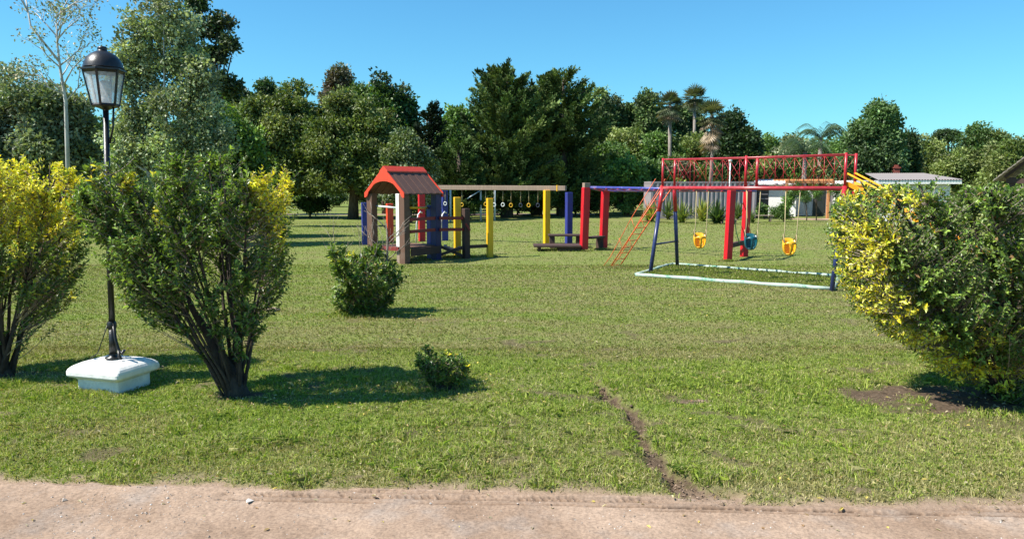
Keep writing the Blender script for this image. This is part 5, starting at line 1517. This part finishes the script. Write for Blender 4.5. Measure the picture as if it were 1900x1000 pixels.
def blades(name, x, y, hh, w, lean, label, straw=True):
    n = len(x)
    s = soil_f(x, y); keep = rng.rand(n) > s * (1.02 if straw else .6)
    tall = tall_f(x, y); ik = in_kerb(x, y)
    keep &= (y - road_edge(x) > -0.03) | (tall > .012)
    st = straw_f(x, y)
    x, y, s, tall, ik, st = x[keep], y[keep], s[keep], tall[keep], ik[keep], st[keep]
    if not hasattr(hh, '__len__'): hh = np.full(n, hh)
    if not hasattr(w, '__len__'): w = np.full(n, w)
    hh, w = hh[keep], w[keep]; n = len(x)
    h = (hh + tall + ik * .045) * (0.45 + .9 * rng.rand(n)) * (1 - .4 * s)
    h = np.minimum(h, .085)
    z = lawn_z(x, y)
    az = rng.uniform(0, 6.28, n); el = (rng.normal(size=n) * lean).clip(-1.5, 1.5)
    d = np.stack([np.cos(az), np.sin(az), np.zeros(n)], 1)
    fz = rng.uniform(0, math.pi, n)
    sd_ = np.stack([np.cos(fz), np.sin(fz), np.zeros(n)], 1) * (w * (1 + 4 * np.minimum(tall, .05)))[:, None]
    b = np.stack([x, y, z - .003], 1)
    mid = b + d * (h * .35 * np.abs(el))[:, None] + np.array([0, 0, 1.]) * (h * .6)[:, None]
    tip = b + d * (h * 1.1 * np.abs(el))[:, None] + np.array([0, 0, 1.]) * (h * (1 - .35 * np.abs(el).clip(0, 1)))[:, None]
    V = np.stack([b - sd_, b + sd_, mid + sd_ * .8, tip, mid - sd_ * .8], 1).reshape(-1, 3)
    i = np.arange(n)[:, None] * 5
    Q = i + np.array([0, 1, 2, 3, 4])
    dry = rng.rand(n) < (st * .85 + .25 * s) * (1 - 8 * tall.clip(0, .1)) * (1 - ik * .5)
    col = np.where(dry[:, None], SA[rng.randint(0, 3, n)], GA[rng.randint(0, 4, n)]) * (1 + .22 * rng.normal(size=(n, 1))).clip(.45, 1.7)
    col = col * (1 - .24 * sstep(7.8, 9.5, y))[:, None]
    col = np.repeat(col.clip(0, 1), 5, 0)
    return np_mesh(name, V, Q, M['blade'], None, col)
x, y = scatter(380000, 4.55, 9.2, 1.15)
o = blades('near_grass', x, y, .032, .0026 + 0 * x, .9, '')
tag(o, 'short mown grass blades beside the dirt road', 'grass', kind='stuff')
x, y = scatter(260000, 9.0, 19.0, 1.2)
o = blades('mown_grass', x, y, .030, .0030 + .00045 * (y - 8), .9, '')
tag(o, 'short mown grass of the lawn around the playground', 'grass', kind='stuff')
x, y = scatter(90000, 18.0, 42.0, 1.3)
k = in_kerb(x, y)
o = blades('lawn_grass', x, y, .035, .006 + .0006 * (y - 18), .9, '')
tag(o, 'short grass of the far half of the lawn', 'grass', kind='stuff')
# lusher grass inside the kerb and around posts
kx = rng.uniform(min(k.x for k in K), max(k.x for k in K), 16000); ky = rng.uniform(min(k.y for k in K), max(k.y for k in K), 16000)
ii = in_kerb(kx, ky); kx, ky = kx[ii], ky[ii]
ex2 = []
for (px, py, r) in ((752, 488, .35), (805, 478, .5), (865, 478, .4), (909, 477, .2), (1033, 466, .6), (1083, 467, .25), (1120, 464, .25), (1350, 486, .15), (1150, 497, .5), (775, 470, .7), (674, 587, .5), (1325, 417, 1.2), (1210, 414, 1.5), (1270, 415, 1.5), (1455, 417, 1.2)):
    g = G(px, py); a = rng.normal(size=(900, 2)) * r * .6; ex2.append(np.stack([g.x + a[:, 0], g.y + a[:, 1] * .6], 1))
ex2 = np.concatenate(ex2)
x = np.concatenate([kx, ex2[:, 0]]); y = np.concatenate([ky, ex2[:, 1]])
o = blades('tall_grass', x, y, .06, .005 + 0 * x, .7, '', True)
tag(o, 'longer uncut grass inside the log border and around the posts', 'grass', kind='stuff')

# pebbles, clods and straw bits on the road and in the rut
def pebbles(name, n, xf, size, cols, label, cat):
    x, y = xf(n); n = len(x)
    ico = np.array([(1, 0, 0), (-1, 0, 0), (0, 1, 0), (0, -1, 0), (0, 0, 1), (0, 0, -1)], float)
    fc = np.array([(0, 2, 4), (2, 1, 4), (1, 3, 4), (3, 0, 4), (2, 0, 5), (1, 2, 5), (3, 1, 5), (0, 3, 5)])
    s = size * rng.lognormal(0, .5, n); z = np.where(y < road_edge(x), road_z(x, y), lawn_z(x, y))
    V = ico[None] * (s[:, None, None] * rng.uniform(.55, 1.3, (n, 6, 1))) * np.array([1, 1, .6]) + np.stack([x, y, z + s * .2], 1)[:, None]
    Q = (np.arange(n)[:, None, None] * 6 + fc[None]).reshape(-1, 3)
    c = np.asarray(cols)[rng.randint(0, len(cols), n)] * rng.uniform(.7, 1.25, (n, 1))
    o = np_mesh(name, V.reshape(-1, 3), Q, M['stone'], None, np.repeat(c, 6, 0)); tag(o, label, cat, kind='stuff')
m, nt, bs, out = new_mat('stone_and_soil')
at = N(nt, 'ShaderNodeAttribute', attribute_name='Col'); nt.links.new(at.outputs['Color'], bs.inputs['Base Color']); bs.inputs['Roughness'].default_value = .9
M['stone'] = m
def on_road(n):
    x = rng.uniform(-3.6, 3.6, n); y = rng.uniform(4.0, 5.3, n); k = (y < road_edge(x)) & (rng.rand(n) < .12 + .9 * np.exp(-(((x + 2.35) / .5) ** 2 + ((y - 4.5) / .35) ** 2)) + .3 * sstep(.55, .7, fbm(x * 2, y * 3, 2))); return x[k], y[k]
pebbles('gravel', 9000, on_road, .0035, [(.42, .35, .29), (.3, .25, .21), (.55, .5, .45), (.22, .17, .13)], 'small stones scattered on the dirt road', 'gravel')
def in_rut(n):
    k = rng.randint(0, len(rut) - 1, n); t = rng.rand(n); p = rut[k] * (1 - t)[:, None] + rut[k + 1] * t[:, None]; w = .6 * (rut_w[k]); a = rng.normal(size=(n, 2)) * w[:, None]
    for cx, cy, rx_, ry_, s in soil_w[:2] + soil_w[5:7]:
        m_ = 260; a2 = rng.normal(size=(m_, 2)) * np.array([rx_, ry_]) * .5; p = np.concatenate([p, np.tile([[cx, cy]], (m_, 1))]); a = np.concatenate([a, a2])
    return p[:, 0] + a[:, 0], p[:, 1] + a[:, 1]
pebbles('soil_clods', 1800, in_rut, .0055, [(.09, .06, .04), (.16, .11, .07), (.24, .17, .12)], 'crumbs of earth in the narrow trench and bare spots', 'soil')
# pale piece of wood on the lawn
g = G(505, 580)
b = MB(); b.tube([(g.x - .12, g.y, .04), (g.x - .02, g.y + .02, .06), (g.x + .08, g.y, .05), (g.x + .13, g.y + .01, .04)], [.02, .03, .032, .012], 7)
tag(b.build('driftwood', M['grey_wood'], None, 0, (g.x, g.y, 0)), 'pale stub of wood lying on the lawn right of the middle bush', 'wood')

n = 2600
x = rng.uniform(-9, 9, n); y = 4.2 + 11 * rng.rand(n) ** 1.3
near_b = rng.rand(n) < .4
ctr = np.array([[bM.x + .5, bM.y], [bR.x, bR.y - .2], [bL.x + .8, bL.y], [bS.x, bS.y], [bC.x, bC.y]])[rng.randint(0, 5, n)]
x = np.where(near_b, ctr[:, 0] + rng.normal(size=n) * .7, x); y = np.where(near_b, ctr[:, 1] + rng.normal(size=n) * .35, y)
z = np.where(y < road_edge(x), road_z(x, y) + .004, lawn_z(x, y) + .024)
az = rng.uniform(0, 6.28, n)
cl = np.array([(.38, .27, .12), (.26, .16, .08), (.55, .44, .12), (.45, .38, .24), (.30, .26, .16)])[rng.randint(0, 5, n)] * rng.uniform(.7, 1.3, (n, 1))
v, q, c = ovate_leaves(np.stack([x, y, z], 1), np.stack([np.cos(az), np.sin(az), rng.normal(size=n) * .3], 1), np.stack([rng.normal(size=n) * .3, rng.normal(size=n) * .3, np.ones(n)], 1), rng.uniform(.02, .045, n), rng.uniform(.010, .022, n), cl)
tag(np_mesh('fallen_leaves', v, q, M['blade'], None, c), 'dry brown and yellow leaves lying scattered on the grass and road', 'leaf litter', kind='stuff')
